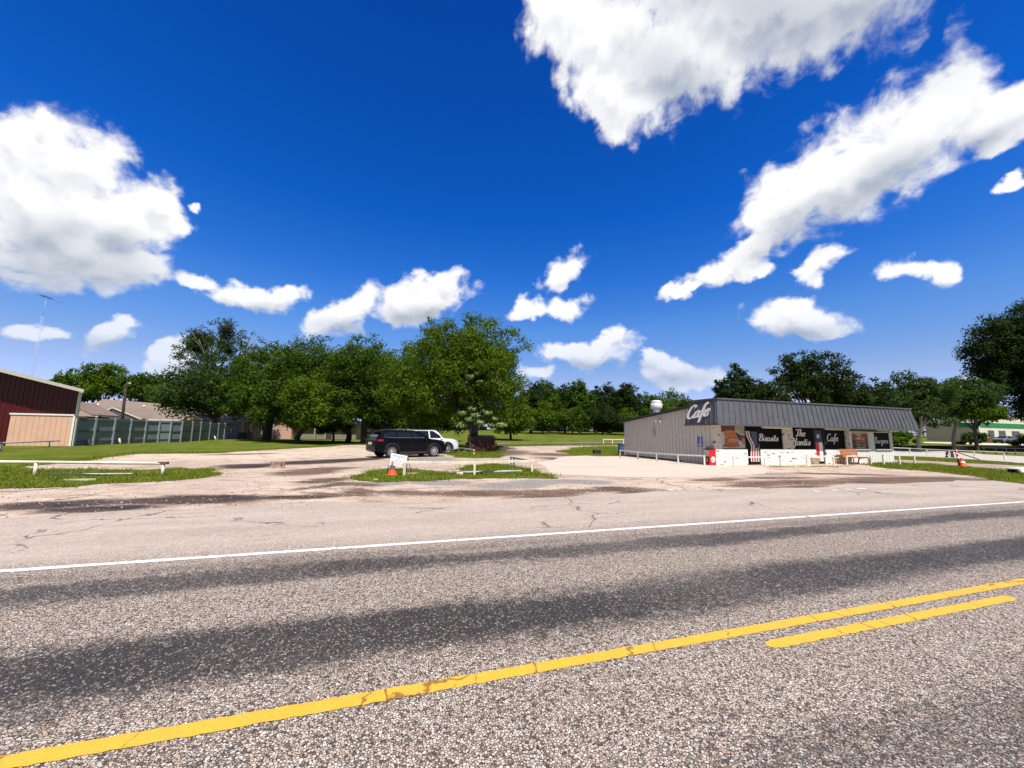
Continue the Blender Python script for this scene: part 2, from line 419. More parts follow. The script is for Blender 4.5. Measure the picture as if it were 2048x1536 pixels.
# ground sheet to the horizon
gx = np.unique(np.concatenate([np.linspace(-80, 80, 81), np.sign(np.linspace(-1, 1, 41))*(80+1900*np.abs(np.linspace(-1, 1, 41))**2.2)]))
gy = np.unique(np.concatenate([np.linspace(-20, 160, 121), 160+1900*np.linspace(0, 1, 22)**2, -20-600*np.linspace(0, 1, 10)**2]))
V_ = []; F_ = []
for y in gy:
    for x in gx: V_.append((x, y, h(x, y)-.012 if y > 31 else -.004))
nx = len(gx)
for j in range(len(gy)-1):
    for i in range(nx-1): F_.append((j*nx+i, j*nx+i+1, (j+1)*nx+i+1, (j+1)*nx+i))
o = numpy_mesh('ground', np.array(V_), np.array(F_), FIELD, smooth=True); o['kind'] = 'structure'

def road_strip(name, u0, u1, v0, v1, z, mat, n=1, wob=0, rnd_ends=0, seed=3):
    rnd = random.Random(seed); mb = MB(); top = []; bot = []
    for i in range(n+1):
        u = u0+(u1-u0)*i/n
        e0 = e1 = 0
        if rnd_ends:
            q = min(u-u0, u1-u)
            if q < rnd_ends: e0 = e1 = (v1-v0)*.5*(1-sqrt(max(0, 1-(1-q/rnd_ends)**2)))
        top.append((u, v1-e1+rnd.uniform(-wob, wob), z)); bot.append((u, v0+e0+rnd.uniform(-wob, wob), z))
    vs = bot+top
    mb.add(vs, [(i, i+1, n+2+i, n+1+i) for i in range(n)])
    o = mb.build(name, mat); o.rotation_euler = (0, 0, TH); o['kind'] = 'structure'; return o
road_strip('road', -400, 400, -3.2, 9.9, .004, ROAD, 40)
def paint(name, col, wear, edge=0):
    m, nt = new_mat(name); t = NT(nt); tc = t.n('ShaderNodeTexCoord'); P = tc.outputs['Object']
    r1, r2, ed, ds = chip_colour(t, P, 68)
    n1 = t.noise(P, 9, 6, .7).outputs[0]; n2 = t.noise(P, 60, 3, .7).outputs[0]
    c = t.mix(t.mr(n1, .3, .7), tuple(x*.86 for x in col), col)
    c = t.mix(t.m('MULTIPLY', t.mr(n2, .60, .72), wear), c, tuple(x*.45 for x in col))
    mp = t.n('ShaderNodeMapping'); mp.inputs[3].default_value = (1, .22, 1); t.l(P, mp.inputs[0])
    ck = t.n('ShaderNodeTexVoronoi', feature='DISTANCE_TO_EDGE'); ck.inputs['Scale'].default_value = 1.15
    t.l(t.vm('ADD', mp.outputs[0], t.vm('MULTIPLY', t.noise(P, 5, 4, .6).outputs['Color'], (.22, .1, 0))), ck.inputs[0])
    c = t.mix(t.m('MULTIPLY', t.mr(ck.outputs[0], .002, .006, 1, 0), .75), c, (.10, .06, .02))
    hh = t.m('ADD', t.mr(ed, .0, .16, 0, .7, True), t.m('MULTIPLY', r2, .35))
    t.bsdf(c, .55, 0, .4, t.bump(hh, .35, .01)); return m
YEL = paint('yellow_road_paint', (.80, .43, .042), .6); WHI = paint('white_road_paint', (.80, .79, .76), .35)
road_strip('yellow_centre_line', -60, 90, 2.55, 2.655, .008, YEL, 4000, .0055)
road_strip('yellow_dashed_line', 2.78, 6.05, 2.33, 2.435, .008, YEL, 160, .007, .12)
road_strip('yellow_dashed_line', -9.4, -6.1, 2.33, 2.435, .008, YEL, 160, .007, .12)
road_strip('yellow_dashed_line', 15.0, 18.2, 2.33, 2.435, .008, YEL, 160, .007, .12)
road_strip('white_edge_line', -120, 120, 5.755, 5.86, .008, WHI, 3000, .006)

# parking lot: old asphalt, gravel and concrete with wet mud
WET = [ell((-60, 1016), (260, 1005), 24), ell((180, 1004), (560, 997), 20), ell((60, 1024), (330, 1014), 14), ell((500, 998), (660, 994), 8),
       ell((425, 934.5), (560, 929), 9), ell((520, 930), (740, 918), 8), ell((430, 937), (545, 933), 6), ell((690, 921), (760, 916), 5)]
DIRT = [ell((560, 994), (760, 988), 10), ell((600, 985), (760, 992), 7), ell((720, 984), (1000, 990), 9), ell((800, 988), (1110, 985), 13), ell((1000, 984), (1240, 981), 9), ell((1010, 994), (1180, 985), 10), ell((1160, 982), (1310, 979), 6),
        ell((1290, 996), (1490, 993), 9), ell((1230, 988), (1350, 983), 7), ell((1460, 968), (1720, 963), 9), ell((1650, 964), (2040, 960), 16), ell((1540, 977), (1660, 972), 5), ell((1440, 973), (1570, 968), 6),
        ell((560, 952), (660, 938), 12), ell((600, 968), (700, 955), 10), ell((650, 966), (770, 972), 7), ell((560, 943), (720, 935), 7), ell((575, 980), (730, 965), 5), ell((700, 975), (740, 990), 6),
        ell((975, 911), (1010, 899), 7), ell((1040, 907), (1230, 913), 6), ell((1120, 919), (1250, 932), 4), ell((1080, 914), (1180, 925), 4), ell((1250, 916), (1330, 921), 4), ell((400, 910), (560, 907), 3), ell((1190, 940), (1330, 945), 3),
        ell((1180, 978), (1280, 976), 5), ell((20, 984), (140, 976), 3), ell((1560, 946), (1800, 951), 4), ell((1500, 957), (1620, 955), 4), ell((1380, 962), (1480, 958), 5)]
PATCH = [ell((815, 918), (900, 921), 12), ell((800, 922), (930, 923), 10), ell((820, 965), (945, 967), 10), ell((975, 972), (1130, 962), 12), ell((690, 968), (820, 966), 8), ell((940, 975), (1100, 972), 8), ell((1440, 945), (1600, 950), 6), ell((1100, 962), (1230, 966), 8)]
SLABS = [ell((1200, 925), (1480, 930), 30), ell((1150, 940), (1450, 943), 22), ell((250, 915), (700, 905), 16), ell((600, 900), (720, 897), 10)]
m, nt = new_mat('lot_surface'); t = NT(nt); P = pos_nodes(t)
nA = t.noise(P, 1.1, 6, .65); nB = t.noise(P, 6, 6, .7).outputs[0]; nC = t.noise(P, .25, 4).outputs[0]
mpx = t.n('ShaderNodeMapping'); mpx.inputs[3].default_value = (.4, 1, 1); mpx.inputs[2].default_value = (0, 0, -TH); t.l(P, mpx.inputs[0])
nS = t.noise(mpx.outputs[0], 1.6, 6, .68)
r1, r2, ed, ds = chip_colour(t, P, 38)
gravel = t.ramp(r1, [(0, (.25, .18, .13)), (.3, (.43, .32, .245)), (.6, (.53, .41, .325)), (.85, (.64, .53, .44)), (1, (.36, .30, .26))])
gravel = t.mix(t.m('MULTIPLY', t.mr(ed, 0, .12, 1, 0), .5), gravel, (.14, .10, .08))
conc = t.mix(t.mr(nB, .3, .7), (.52, .415, .31), (.64, .52, .405))
wpos = t.vm('ADD', P, t.vm('MULTIPLY', t.vm('SUBTRACT', nS.outputs['Color'], (.5, .5, .5)), (1.6, .8, 0)))
dS = t.blobs(wpos, SLABS, .2); dW = t.blobs(wpos, WET, .15); dD = t.blobs(wpos, DIRT, .12); dP = t.blobs(wpos, PATCH, .12)
isC = t.mr(t.m('ADD', dS, t.m('MULTIPLY', t.m('SUBTRACT', nB, .5), .8)), .85, 1.25, 1, 0, True)
col = t.mix(t.mr(nC, .4, .6, .1, .75), gravel, conc); col = t.mix(isC, col, conc)
col = t.mix(t.mr(nA.outputs[0], .48, .68, 0, .6), col, (.33, .22, .15))
col = t.mix(t.mr(nS.outputs[0], .53, .66, 0, .75), col, (.24, .15, .10))
col = t.mix(t.m('MULTIPLY', t.mr(dP, .75, 1.2, 1, 0, True), t.mr(nB, .3, .6, .55, .95)), col, (.21, .195, .19))
ck = t.n('ShaderNodeTexVoronoi', feature='DISTANCE_TO_EDGE'); ck.inputs['Scale'].default_value = .33
t.l(t.vm('ADD', P, t.vm('MULTIPLY', t.noise(P, .9, 5, .65).outputs['Color'], (1.8, 1.8, 0))), ck.inputs['Vector'])
crack = t.m('MULTIPLY', t.mr(ck.outputs[0], .003, .012, 1, 0), t.mr(nC, .45, .55))
col = t.mix(t.m('MULTIPLY', crack, .75), col, (.09, .065, .05))
dirt = t.mr(t.m('ADD', dD, t.m('MULTIPLY', t.m('SUBTRACT', nB, .5), .9)), .6, 1.35, .95, 0, True)
col = t.mix(dirt, col, t.mix(t.mr(nS.outputs[0], .4, .62), (.175, .10, .06), (.06, .04, .028)))
wet = t.mr(t.m('ADD', dW, t.m('MULTIPLY', t.m('SUBTRACT', nB, .5), .7)), .65, 1.35, .97, 0, True)
wcol = t.mix(t.mr(nS.outputs[0], .38, .6), (.085, .045, .026), (.02, .013, .009))
col = t.mix(wet, col, wcol)
t.bsdf(col, t.mr(wet, .5, 1, .85, .62), 0, .35, t.bump(t.m('ADD', t.m('MULTIPLY', nB, .6), t.m('MULTIPLY', ed, .6)), .5, .025)); LOT = m

far_edge = [(35, 934), (190, 918), (255, 908), (350, 907.5), (440, 906.5), (470, 903.5), (520, 901), (570, 898), (650, 894), (690, 889.5), (735, 890), (760, 897), (900, 902), (1010, 903), (985, 897.5), (1000, 893), (1100, 890.5), (1240, 889.5)]
lot_poly = UV((-90, 9.2), (-30, 9.25), (-20, 9.2), (-14, 9.3), (-9, 9.15), (-5, 9.3), (0, 9.2), (5, 9.3), (11, 9.2), (18, 9.3), (25, 9.25))+UV((60, 9.2), (33, 9.6))+G2((2048, 970), (1900, 947), (1790, 938), (1745, 931))+[gt(1700, 915)[:2], gt(1440, 905)[:2], gt(1250, 893)[:2]]
lot_poly = lot_poly+G2(*far_edge[::-1])+UV((-24, 13.6), (-90, 13.6))
sheet('parking_lot', lot_poly, LOT, .006, 2.0, .12, 5)
# concrete apron beside the cafe
m, nt = new_mat('apron_concrete'); t = NT(nt); P = pos_nodes(t)
mp = t.n('ShaderNodeMapping'); mp.inputs[2].default_value = (0, 0, -R(8)); mp.inputs[3].default_value = (.25, 1, 1); t.l(P, mp.inputs[0])
a = t.noise(mp.outputs[0], 1.2, 6, .65).outputs[0]; b = t.noise(P, 9, 5, .7).outputs[0]
c = t.mix(t.mr(b, .3, .7), (.50, .415, .33), (.61, .515, .42)); c = t.mix(t.mr(a, .52, .68, 0, .55), c, (.36, .26, .19)); c = t.mix(t.mr(a, .66, .72, 0, .6), c, (.17, .12, .09))
wv = t.n('ShaderNodeTexBrick'); wv.inputs['Scale'].default_value = 1; wv.inputs['Brick Width'].default_value = 4.2; wv.inputs['Row Height'].default_value = 1.9; wv.inputs['Mortar Size'].default_value = .012
mp2 = t.n('ShaderNodeMapping'); mp2.inputs[2].default_value = (0, 0, -R(18)); t.l(P, mp2.inputs[0]); t.l(mp2.outputs[0], wv.inputs[0])
c = t.mix(t.m('MULTIPLY', wv.outputs['Fac'], .5), c, (.2, .15, .11))
t.bsdf(c, .8, 0, .3, t.bump(b, .3, .01)); APRON = m
sheet('concrete_apron', G2((1105, 950), (1300, 956), (1420, 955), (1500, 950), (1540, 943), (1530, 934), (1432, 930), (1408, 926), (1300, 913), (1250, 909), (1130, 913), (1075, 925)), APRON, .014, 0, .06, 8)

GR = GRASS
def verge(name, px, seed, n, tall=(.05, .13), mat=GR, jit=.16):
    o, ins = sheet(name, [gt(*p)[:2] for p in px], mat, .022, 1.5, jit, seed)
    xs = [gt(*p)[:2] for p in px]; x0 = min(p[0] for p in xs)-.3; x1 = max(p[0] for p in xs)+.3; y0 = min(p[1] for p in xs)-.3; y1 = max(p[1] for p in xs)+.3
    rs = np.random.default_rng(seed); P = []
    k = 0
    while len(P) < n and k < n*12:
        k += 1; x = rs.uniform(x0, x1); y = rs.uniform(y0, y1)
        if ins(x, y) or (rs.random() < .4 and ins(x+rs.normal(0, .3), y+rs.normal(0, .22))): P.append((x, y, h(x, y)+.01))
    P = np.array(P); n = len(P)
    P = P[(np.sin(P[:, 0]*1.35+2*np.sin(P[:, 1]*.9))*np.sin(P[:, 1]*2.3+1.1*np.sin(P[:, 0]*1.9))+rs.normal(0, .35, len(P))) < .62]; n = len(P)
    clump = .55+.75*np.abs(np.sin(P[:, 0]*2.1+1.3*np.sin(P[:, 1]*1.7))*np.cos(P[:, 1]*1.9))
    hh = rs.uniform(*tall, n)*clump; a = rs.uniform(0, 2*pi, n); wd = rs.uniform(.006, .014, n)
    le = rs.normal(0, .5, (n, 2))*hh[:, None]
    A = P+np.stack([np.cos(a)*wd, np.sin(a)*wd, np.zeros(n)], 1); B = P-np.stack([np.cos(a)*wd, np.sin(a)*wd, np.zeros(n)], 1)
    T = P+np.stack([le[:, 0], le[:, 1], hh], 1)
    Vv = np.stack([A, B, T], 1).reshape(-1, 3)
    g = numpy_mesh('grass_blades', Vv, np.arange(n*3).reshape(-1, 3), BLADE); g['kind'] = 'stuff'
    return ins
m, nt = new_mat('grass_blade'); t = NT(nt); g = t.n('ShaderNodeNewGeometry')
c = t.ramp(g.outputs['Random Per Island'], [(0, (.10, .165, .012)), (.45, (.165, .235, .018)), (.8, (.26, .29, .035)), (1, (.44, .36, .12))])
d1 = t.n('ShaderNodeBsdfDiffuse'); d2 = t.n('ShaderNodeBsdfTranslucent'); t.l(c, d1.inputs[0]); t.l(c, d2.inputs[0])
mx = t.n('ShaderNodeMixShader'); mx.inputs[0].default_value = .35; t.l(d1.outputs[0], mx.inputs[1]); t.l(d2.outputs[0], mx.inputs[2])
oo = t.n('ShaderNodeOutputMaterial'); t.l(mx.outputs[0], oo.inputs[0]); BLADE = m
verge('grass_verge', [(-260, 985), (-260, 940), (35, 935), (60, 938), (140, 939), (250, 941), (310, 940), (380, 938), (430, 940), (447, 947), (420, 955), (350, 962), (270, 966), (190, 969), (150, 975), (60, 977)], 11, 26000)
verge('grass_verge', [(700, 955), (735, 945), (775, 939), (830, 940), (880, 944), (905, 947), (920, 944), (925, 936), (940, 932), (985, 928), (1022, 931), (1065, 938), (1072, 943), (1105, 951), (1118, 957), (1060, 957), (990, 957), (910, 958), (850, 963), (770, 965), (718, 962)], 12, 22000)
verge('grass_verge', [(895, 909), (905, 899), (935, 902), (960, 905), (985, 905), (1012, 912), (1000, 916), (950, 917), (905, 915)], 13, 9000, (.08, .2))
verge('grass_verge', [(1110, 903), (1140, 896), (1200, 893), (1250, 893), (1250, 910), (1200, 913), (1150, 911)], 14, 9000, (.08, .2))
verge('grass_verge', [(1718, 929), (1790, 926), (1850, 928), (1925, 934), (2048, 943), (2300, 960), (2300, 1000), (2048, 968), (1960, 955), (1890, 946), (1790, 938), (1745, 933)], 15, 24000, (.06, .16))
verge('grass_verge', [(1700, 918), (1790, 912), (1850, 914), (1900, 917), (1990, 923), (2048, 928), (2150, 935), (2150, 938), (2048, 932), (1920, 926), (1850, 922), (1790, 920)], 16, 9000, (.05, .12))
DRV = M('gravel_drive', (.36, .27, .21), .9, 0, .35, 1.5, .4, stretch=(.4, 1, 1)); STREET = M('pale_street', (.46, .41, .36), .85, 0, .12, 2, .3)
sheet('driveway', G2((1640, 926), (1790, 919), (1850, 921.5), (1920, 926), (2048, 932), (2200, 940), (2200, 952), (2048, 942.5), (1925, 933.5), (1850, 927.5), (1790, 926)), DRV, .016, 0, .1, 21)
sheet('side_street', G2((1560, 901), (1787, 899.5), (1890, 903), (1970, 909), (2048, 913), (2300, 924), (2300, 940), (2048, 927), (1960, 920), (1900, 916.5), (1787, 912), (1560, 912)), STREET, .014, 3, .1, 22)
sheet('field_path', G2((955, 889.5), (1000, 886.5), (1100, 885.5), (1270, 884.5), (1270, 886.5), (1100, 887.5), (1010, 889), (960, 892)), M('trodden_path', (.17, .15, .10), .9, 0, .3, 1), .03, 2.0, .3, 23)
sheet('store_pavement', G2((1845, 884.2), (1965, 886.8), (2120, 890), (2120, 895), (2048, 891.5), (1960, 890), (1850, 886.2)), M('store_concrete', (.62, .58, .52), .85, 0, .1, 1), .05, 3, 0, 24)
def edge_blades(px, n, seed, spread=.35, tall=(.05, .16)):
    L = [gt(*p) for p in px]; rs = np.random.default_rng(seed); seg = np.array([(L[i+1]-L[i]).length for i in range(len(L)-1)]); cs = np.concatenate([[0], np.cumsum(seg)])
    P = []
    for q in rs.uniform(0, cs[-1], n):
        i = min(len(seg)-1, int(np.searchsorted(cs, q)-1)); p = L[i].lerp(L[i+1], (q-cs[i])/seg[i]); r = rs.normal(0, spread)*(1+1.2*sin(q*.9)*sin(q*.37)); x, y = p.x+rs.normal(0, .1), p.y+abs(r)*.8-.25*abs(rs.normal(0, spread)); P.append((x, y, h(x, y)+.01))
    P = np.array(P); a = rs.uniform(0, 2*pi, n); hh = rs.uniform(*tall, n); wd = rs.uniform(.008, .02, n); o_ = np.stack([np.cos(a)*wd, np.sin(a)*wd, np.zeros(n)], 1); le = rs.normal(0, .5, (n, 2))*hh[:, None]
    g = numpy_mesh('grass_blades', np.stack([P+o_, P-o_, P+np.stack([le[:, 0], le[:, 1], hh], 1)], 1).reshape(-1, 3), np.arange(n*3).reshape(-1, 3), BLADE); g['kind'] = 'stuff'
edge_blades(far_edge, 26000, 41, .5)
edge_blades([(1250, 891), (1100, 892), (1000, 894)], 3000, 42, .4)
edge_blades([(1540, 934), (1620, 935), (1700, 933)], 500, 43, .06, (.03, .08))
# loose stones on the lot and shoulder
rs = np.random.default_rng(9); n = 5200; x = rs.uniform(-16, 16, n); v = 9.0+rs.gamma(1.6, 1.6, n); P = np.array([uv2xy(a_, b_) for a_, b_ in zip(x, v)]); sz = np.minimum(.02, rs.gamma(2.0, .0036, n)+.003)
base = np.array([(1, 0, 0), (0, 1, 0), (-1, 0, 0), (0, -1, 0), (0, 0, .8), (0, 0, -.5)]); f_ = np.array([(0, 1, 4), (1, 2, 4), (2, 3, 4), (3, 0, 4), (1, 0, 5), (2, 1, 5), (3, 2, 5), (0, 3, 5)])
Vv = base[None]*sz[:, None, None]*rs.uniform(.6, 1.4, (n, 6, 1)); Vv[:, :, 0] += P[:, 0][:, None]; Vv[:, :, 1] += P[:, 1][:, None]; Vv[:, :, 2] += .014
m, nt = new_mat('loose_stone'); t = NT(nt); g_ = t.n('ShaderNodeNewGeometry'); t.bsdf(t.ramp(g_.outputs['Random Per Island'], [(0, (.12, .08, .06)), (.4, (.36, .27, .20)), (.8, (.55, .46, .38)), (1, (.72, .66, .58))]), .9, 0, .2)
gv = numpy_mesh('gravel', Vv.reshape(-1, 3), (f_[None]+6*np.arange(n)[:, None, None]).reshape(-1, 3), m); gv['kind'] = 'stuff'
#@@PART3

# ------------------------------------------------------------------ lettering
GL = {'C': (.66, [[(.62, .80), (.56, .95), (.40, 1.0), (.20, .86), (.08, .55), (.10, .22), (.26, .02), (.46, .02), (.64, .18)]]),
 'a': (.56, [[(.46, .40), (.34, .50), (.16, .42), (.06, .22), (.12, .03), (.26, .03), (.40, .2), (.47, .46)], [(.47, .48), (.44, .15), (.50, .02), (.60, .08)]]),
 'f': (.40, [[(.46, .86), (.40, 1.0), (.28, .9), (.22, .55), (.18, 0), (.13, -.36), (.04, -.36)], [(.04, .46), (.42, .48)]]),
 'e': (.43, [[(.08, .24), (.28, .28), (.38, .40), (.30, .50), (.14, .42), (.06, .2), (.14, .02), (.30, .02), (.44, .16)]]),
 'B': (.64, [[(.22, .96), (.16, .5), (.08, .02)], [(.04, .80), (.14, .97), (.40, 1.0), (.54, .84), (.44, .62), (.24, .54), (.46, .50), (.56, .28), (.40, .04), (.18, 0), (.02, .10)]]),
 'i': (.25, [[(.12, .48), (.08, .12), (.14, .02), (.24, .08)], [(.15, .66), (.17, .75)]]),
 's': (.38, [[(.06, .12), (.16, .24), (.26, .46), (.27, .52), (.34, .3), (.32, .06), (.18, 0), (.06, .06)]]),
 'c': (.41, [[(.38, .40), (.30, .50), (.14, .42), (.06, .2), (.14, .02), (.28, .02), (.42, .16)]]),
 'u': (.55, [[(.08, .48), (.05, .15), (.12, .02), (.26, .06), (.40, .3), (.44, .48)], [(.44, .48), (.42, .12), (.48, .02), (.56, .08)]]),
 't': (.31, [[(.20, .85), (.13, .4), (.1, .1), (.18, .01), (.3, .1)], [(.02, .5), (.34, .52)]]),
 'T': (.54, [[(.02, .80), (.10, .96), (.36, .94), (.62, 1.0)], [(.38, .95), (.32, .5), (.26, .08), (.12, 0), (.02, .12)]]),
 'h': (.49, [[(.2, 1.0), (.12, .5), (.06, 0)], [(.09, .25), (.22, .47), (.36, .46), (.34, .2), (.36, .02), (.46, .06)]]),
 'Y': (.64, [[(.04, .8), (.12, .96), (.2, .9), (.22, .56), (.34, .46), (.5, .6), (.6, .96)], [(.6, .98), (.5, .4), (.4, -.2), (.2, -.38), (.06, -.26)]]),
 'n': (.51, [[(.06, .48), (.08, .25), (.05, 0)], [(.07, .22), (.2, .46), (.34, .48), (.36, .3), (.34, .08), (.42, .02), (.5, .08)]]),
 'r': (.37, [[(.04, .48), (.1, .4), (.08, 0)], [(.09, .25), (.2, .44), (.34, .48), (.34, .38)]]),
 'g': (.55, [[(.46, .40), (.34, .50), (.16, .42), (.06, .22), (.12, .03), (.26, .03), (.40, .2), (.47, .46)], [(.47, .48), (.40, -.1), (.28, -.36), (.12, -.34), (.14, -.2), (.5, .06)]])}
def smooth_line(pts, k=6):
    P = [Vector(p) for p in pts]; out = []
    for i in range(len(P)-1):
        a, b, c, d = P[max(i-1, 0)], P[i], P[i+1], P[min(i+2, len(P)-1)]
        for j in range(k):
            u = j/k; out.append(.5*((2*b)+(c-a)*u+(2*a-5*b+4*c-d)*u*u+(3*b-a-3*c+d)*u**3))
    out.append(P[-1]); return out
def script_text(mb, word, f, x0, x1, z0, hc, thin=.075, thick=.20, slant=.16, depth=None):
    """brush lettering on the surface f(x, z, lift)"""
    tot = sum(GL[c][0] for c in word); sx = (x1-x0)/tot; x = 0; lift = .004
    for c in word:
        adv, strokes = GL[c]
        for st in strokes:
            L = smooth_line(st); a = []; b = []
            for i, p in enumerate(L):
                d = L[min(i+1, len(L)-1)]-L[max(i-1, 0)]; d = d.normalized() if d.length > 1e-6 else Vector((0, 1))
                w = (thin+(thick-thin)*abs(d.y)**1.5)/2; n = Vector((-d.y, d.x))*w
                for q, lst in ((p+n, a), (p-n, b)): lst.append((x0+(x+q.x+slant*(q.y-.5))*sx, z0+q.y*hc))
            n_ = len(a)
            vs = [f(*q, lift) for q in a]+[f(*q, lift) for q in b]
            mb.add(vs, [(i, i+1, n_+i+1, n_+i) for i in range(n_-1)]); lift += .0004
        x += adv
def block_text(body, size, name, m, parent, loc, rot, sx=1):
    cu = bpy.data.curves.new('lettering', 'FONT'); cu.body = body; cu.size = size; cu.align_x = 'CENTER'; cu.align_y = 'CENTER'; cu.space_line = 1.0
    o = bpy.data.objects.new('lettering', cu); C.objects.link(o); bpy.context.view_layer.update()
    me = bpy.data.meshes.new_from_object(o.evaluated_get(bpy.context.evaluated_depsgraph_get()))
    bpy.data.objects.remove(o); me.materials.clear(); me.materials.append(m)
    r = bpy.data.objects.new(name, me); C.objects.link(r); r.parent = parent; r.location = loc; r.rotation_euler = rot; r.scale = (sx, 1, 1); return r

# ------------------------------------------------------------------ palette
WHITE = M('white_siding', (.83, .80, .785), .5, 0, .05, 3); CREAM = M('cream_siding', (.56, .54, .50), .55, 0, .07, 3)
CHAR = M('charcoal_metal', (.105, .11, .124), .55, .0, .14, 2, 0, .12); CHARD = M('charcoal_trim', (.035, .036, .04), .5)
BLACKP = M('black_window_film', (.004, .004, .005), .5, 0, .1, 3, 0, .06); LETTER = M('white_vinyl', (.62, .62, .60), .5, 0, .03)
BRIGHT = M('white_enamel', (.78, .77, .74), .45, 0, .06); PIPEW = M('white_painted_pipe', (.74, .71, .62), .5, 0, .12, 4)
PIPEY = M('cream_painted_pipe', (.72, .62, .38), .55, 0, .16, 5); RUST = M('rusty_brown', (.14, .06, .04), .8, 0, .35, 8)
GREYP = M('grey_painted_pipe', (.42, .40, .37), .6, 0, .2, 5); REDP = M('red_enamel', (.62, .012, .02), .35, 0, .08); NAVY = M('navy_blue', (.010, .012, .06), .4)
REDD = M('flag_red', (.36, .012, .03), .5); DARK = M('dark_void', (.008, .008, .008), .9, 0, 0); STEEL = M('galvanised_steel', (.55, .55, .55), .35, .6, .12, 8)
WOODB = M('stained_wood', (.36, .135, .035), .5, 0, .3, 4, .2, stretch=(.6, 6, 6)); BLUE = M('sign_blue', (.02, .06, .42), .4); RUBBER = M('black_rubber', (.02, .02, .021), .8)
ORANGE = M('orange_plastic', (.80, .10, .02), .45, 0, .08); PINK = M('pink_siding', (.66, .42, .29), .55, 0, .06, 2); MAROON = M('maroon_metal', (.075, .004, .005), .45, 0, .15, 2)
TEAL = M('teal_grey_boards', (.185, .225, .235), .75, 0, .14, 2.5, .2, stretch=(3, 3, .5)); TEALL = M('weathered_post', (.25, .31, .32), .75, 0, .15, 4)
SHING = None
def brick_material(name, c1, c2, mortar, spots=.0, sc=1.0, bw=.22, bh=.075):
    m, nt = new_mat(name); t = NT(nt); tc = t.n('ShaderNodeTexCoord')
    sx = t.n('ShaderNodeSeparateXYZ'); t.l(tc.outputs['Object'], sx.inputs[0]); cb = t.n('ShaderNodeCombineXYZ')
    t.l(t.m('ADD', sx.outputs[0], sx.outputs[1]), cb.inputs[0]); t.l(sx.outputs[2], cb.inputs[1])
    b = t.n('ShaderNodeTexBrick'); b.inputs['Scale'].default_value = 1/sc; b.inputs['Brick Width'].default_value = bw; b.inputs['Row Height'].default_value = bh; b.inputs['Mortar Size'].default_value = .006
    b.inputs['Color1'].default_value = (*c1, 1); b.inputs['Color2'].default_value = (*c2, 1); b.inputs['Mortar'].default_value = (*mortar, 1); b.inputs['Bias'].default_value = -.1
    t.l(cb.outputs[0], b.inputs[0]); c = b.outputs[0]
    n = t.noise(tc.outputs['Object'], 4, 5, .7).outputs[0]; c = t.mix(t.mr(n, .55, .75, 0, .3), c, (.30, .22, .15))
    if spots:                                    # bare dark bricks where the whitewash has come off
        mp = t.n('ShaderNodeMapping'); mp.inputs[3].default_value = (1/(bw*sc), 1/(bh*sc), 1); t.l(cb.outputs[0], mp.inputs[0])
        fl = t.vm('FLOOR', mp.outputs[0]); wn = t.n('ShaderNodeTexWhiteNoise'); wn.noise_dimensions = '2D'; t.l(fl, wn.inputs[0])
        n2 = t.noise(tc.outputs['Object'], 14, 3, .7).outputs[0]
        c = t.mix(t.m('MULTIPLY', t.mr(wn.outputs[0], 1-spots, 1-spots+.01), t.mr(n2, .4, .5)), c, (.10, .075, .06))
        c = t.mix(t.m('MULTIPLY', t.mr(wn.outputs[0], 0, spots*3, 1, 0), .35), c, (.42, .36, .28))
    t.bsdf(c, .8, 0, .25, t.bump(b.outputs['Fac'], -.4, .012)); MATS[name] = m; return m
WBRICK = brick_material('whitewashed_brick', (.82, .81, .795), (.75, .735, .71), (.64, .625, .60), .045)
PBRICK = brick_material('stone_face_brick', (.62, .58, .51), (.46, .41, .34), (.55, .52, .47), .06)
HBRICK = brick_material('pink_brick', (.62, .36, .28), (.55, .31, .24), (.58, .45, .38), 0, 1.0)

# ------------------------------------------------------------------ cafe
CA = Vector((11.35, 21.73, 0)); CTH = R(18)
CT = Vector((cos(CTH), sin(CTH), 0)); CN = Vector((-sin(CTH), cos(CTH), 0))
def fac(px, py, d=0):
    dd = ray(px, py); A = CA-CN*d; k = (A-EYEP).dot(CN)/dd.dot(CN); P = EYEP+dd*k
    return ((P-A).dot(CT), P.z)
def sid(px, py, e=0):
    dd = ray(px, py); A = CA-CT*e; k = (A-EYEP).dot(CT)/dd.dot(CT); P = EYEP+dd*k
    return ((P-A).dot(CN), P.z)
cafe = thing('cafe', 'low white cafe with charcoal metal mansard front and whitewashed brick', 'cafe', CA, CTH)
L_, D_ = 15.4, 8.45
b = MB()                                        # left wall, high at the front and low at the back
def zr(n): return 3.52-(3.52-2.66)*n/D_
b.prism([(0, .12, 0), (0, D_, 0), (0, D_, zr(D_)-.05), (0, .12, zr(0)-.05)], (.12, 0, 0))
n_ = .32
while n_ < D_: b.box(-.052, .004, n_-.03, n_+.03, 0.02, zr(n_)-.06); b.box(-.01, .004, n_+.13, n_+.15, .02, zr(n_)-.06); n_ += .3
b.build('side_wall', CREAM, cafe)
b = MB(); b.box(.12, L_-.12, D_-.12, D_-.004, 0, 2.6); b.prism([(L_-.12, .12, 0), (L_-.12, D_, 0), (L_-.12, D_, 2.6), (L_-.12, .12, 3.4)], (.12, 0, 0)); b.build('rear_wall', CREAM, cafe)
b = MB(); b.prism([(-.22, .25, zr(0)-.02), (-.22, D_+.3, zr(D_+.3)-.02), (-.22, D_+.3, zr(D_+.3)+.05), (-.22, .25, zr(0)+.05)], (L_+.45, 0, 0))
b.box(-.24, -.2, 1.6, D_+.32, 0, 0) if 0 else None
b.build('roof', CHARD, cafe)
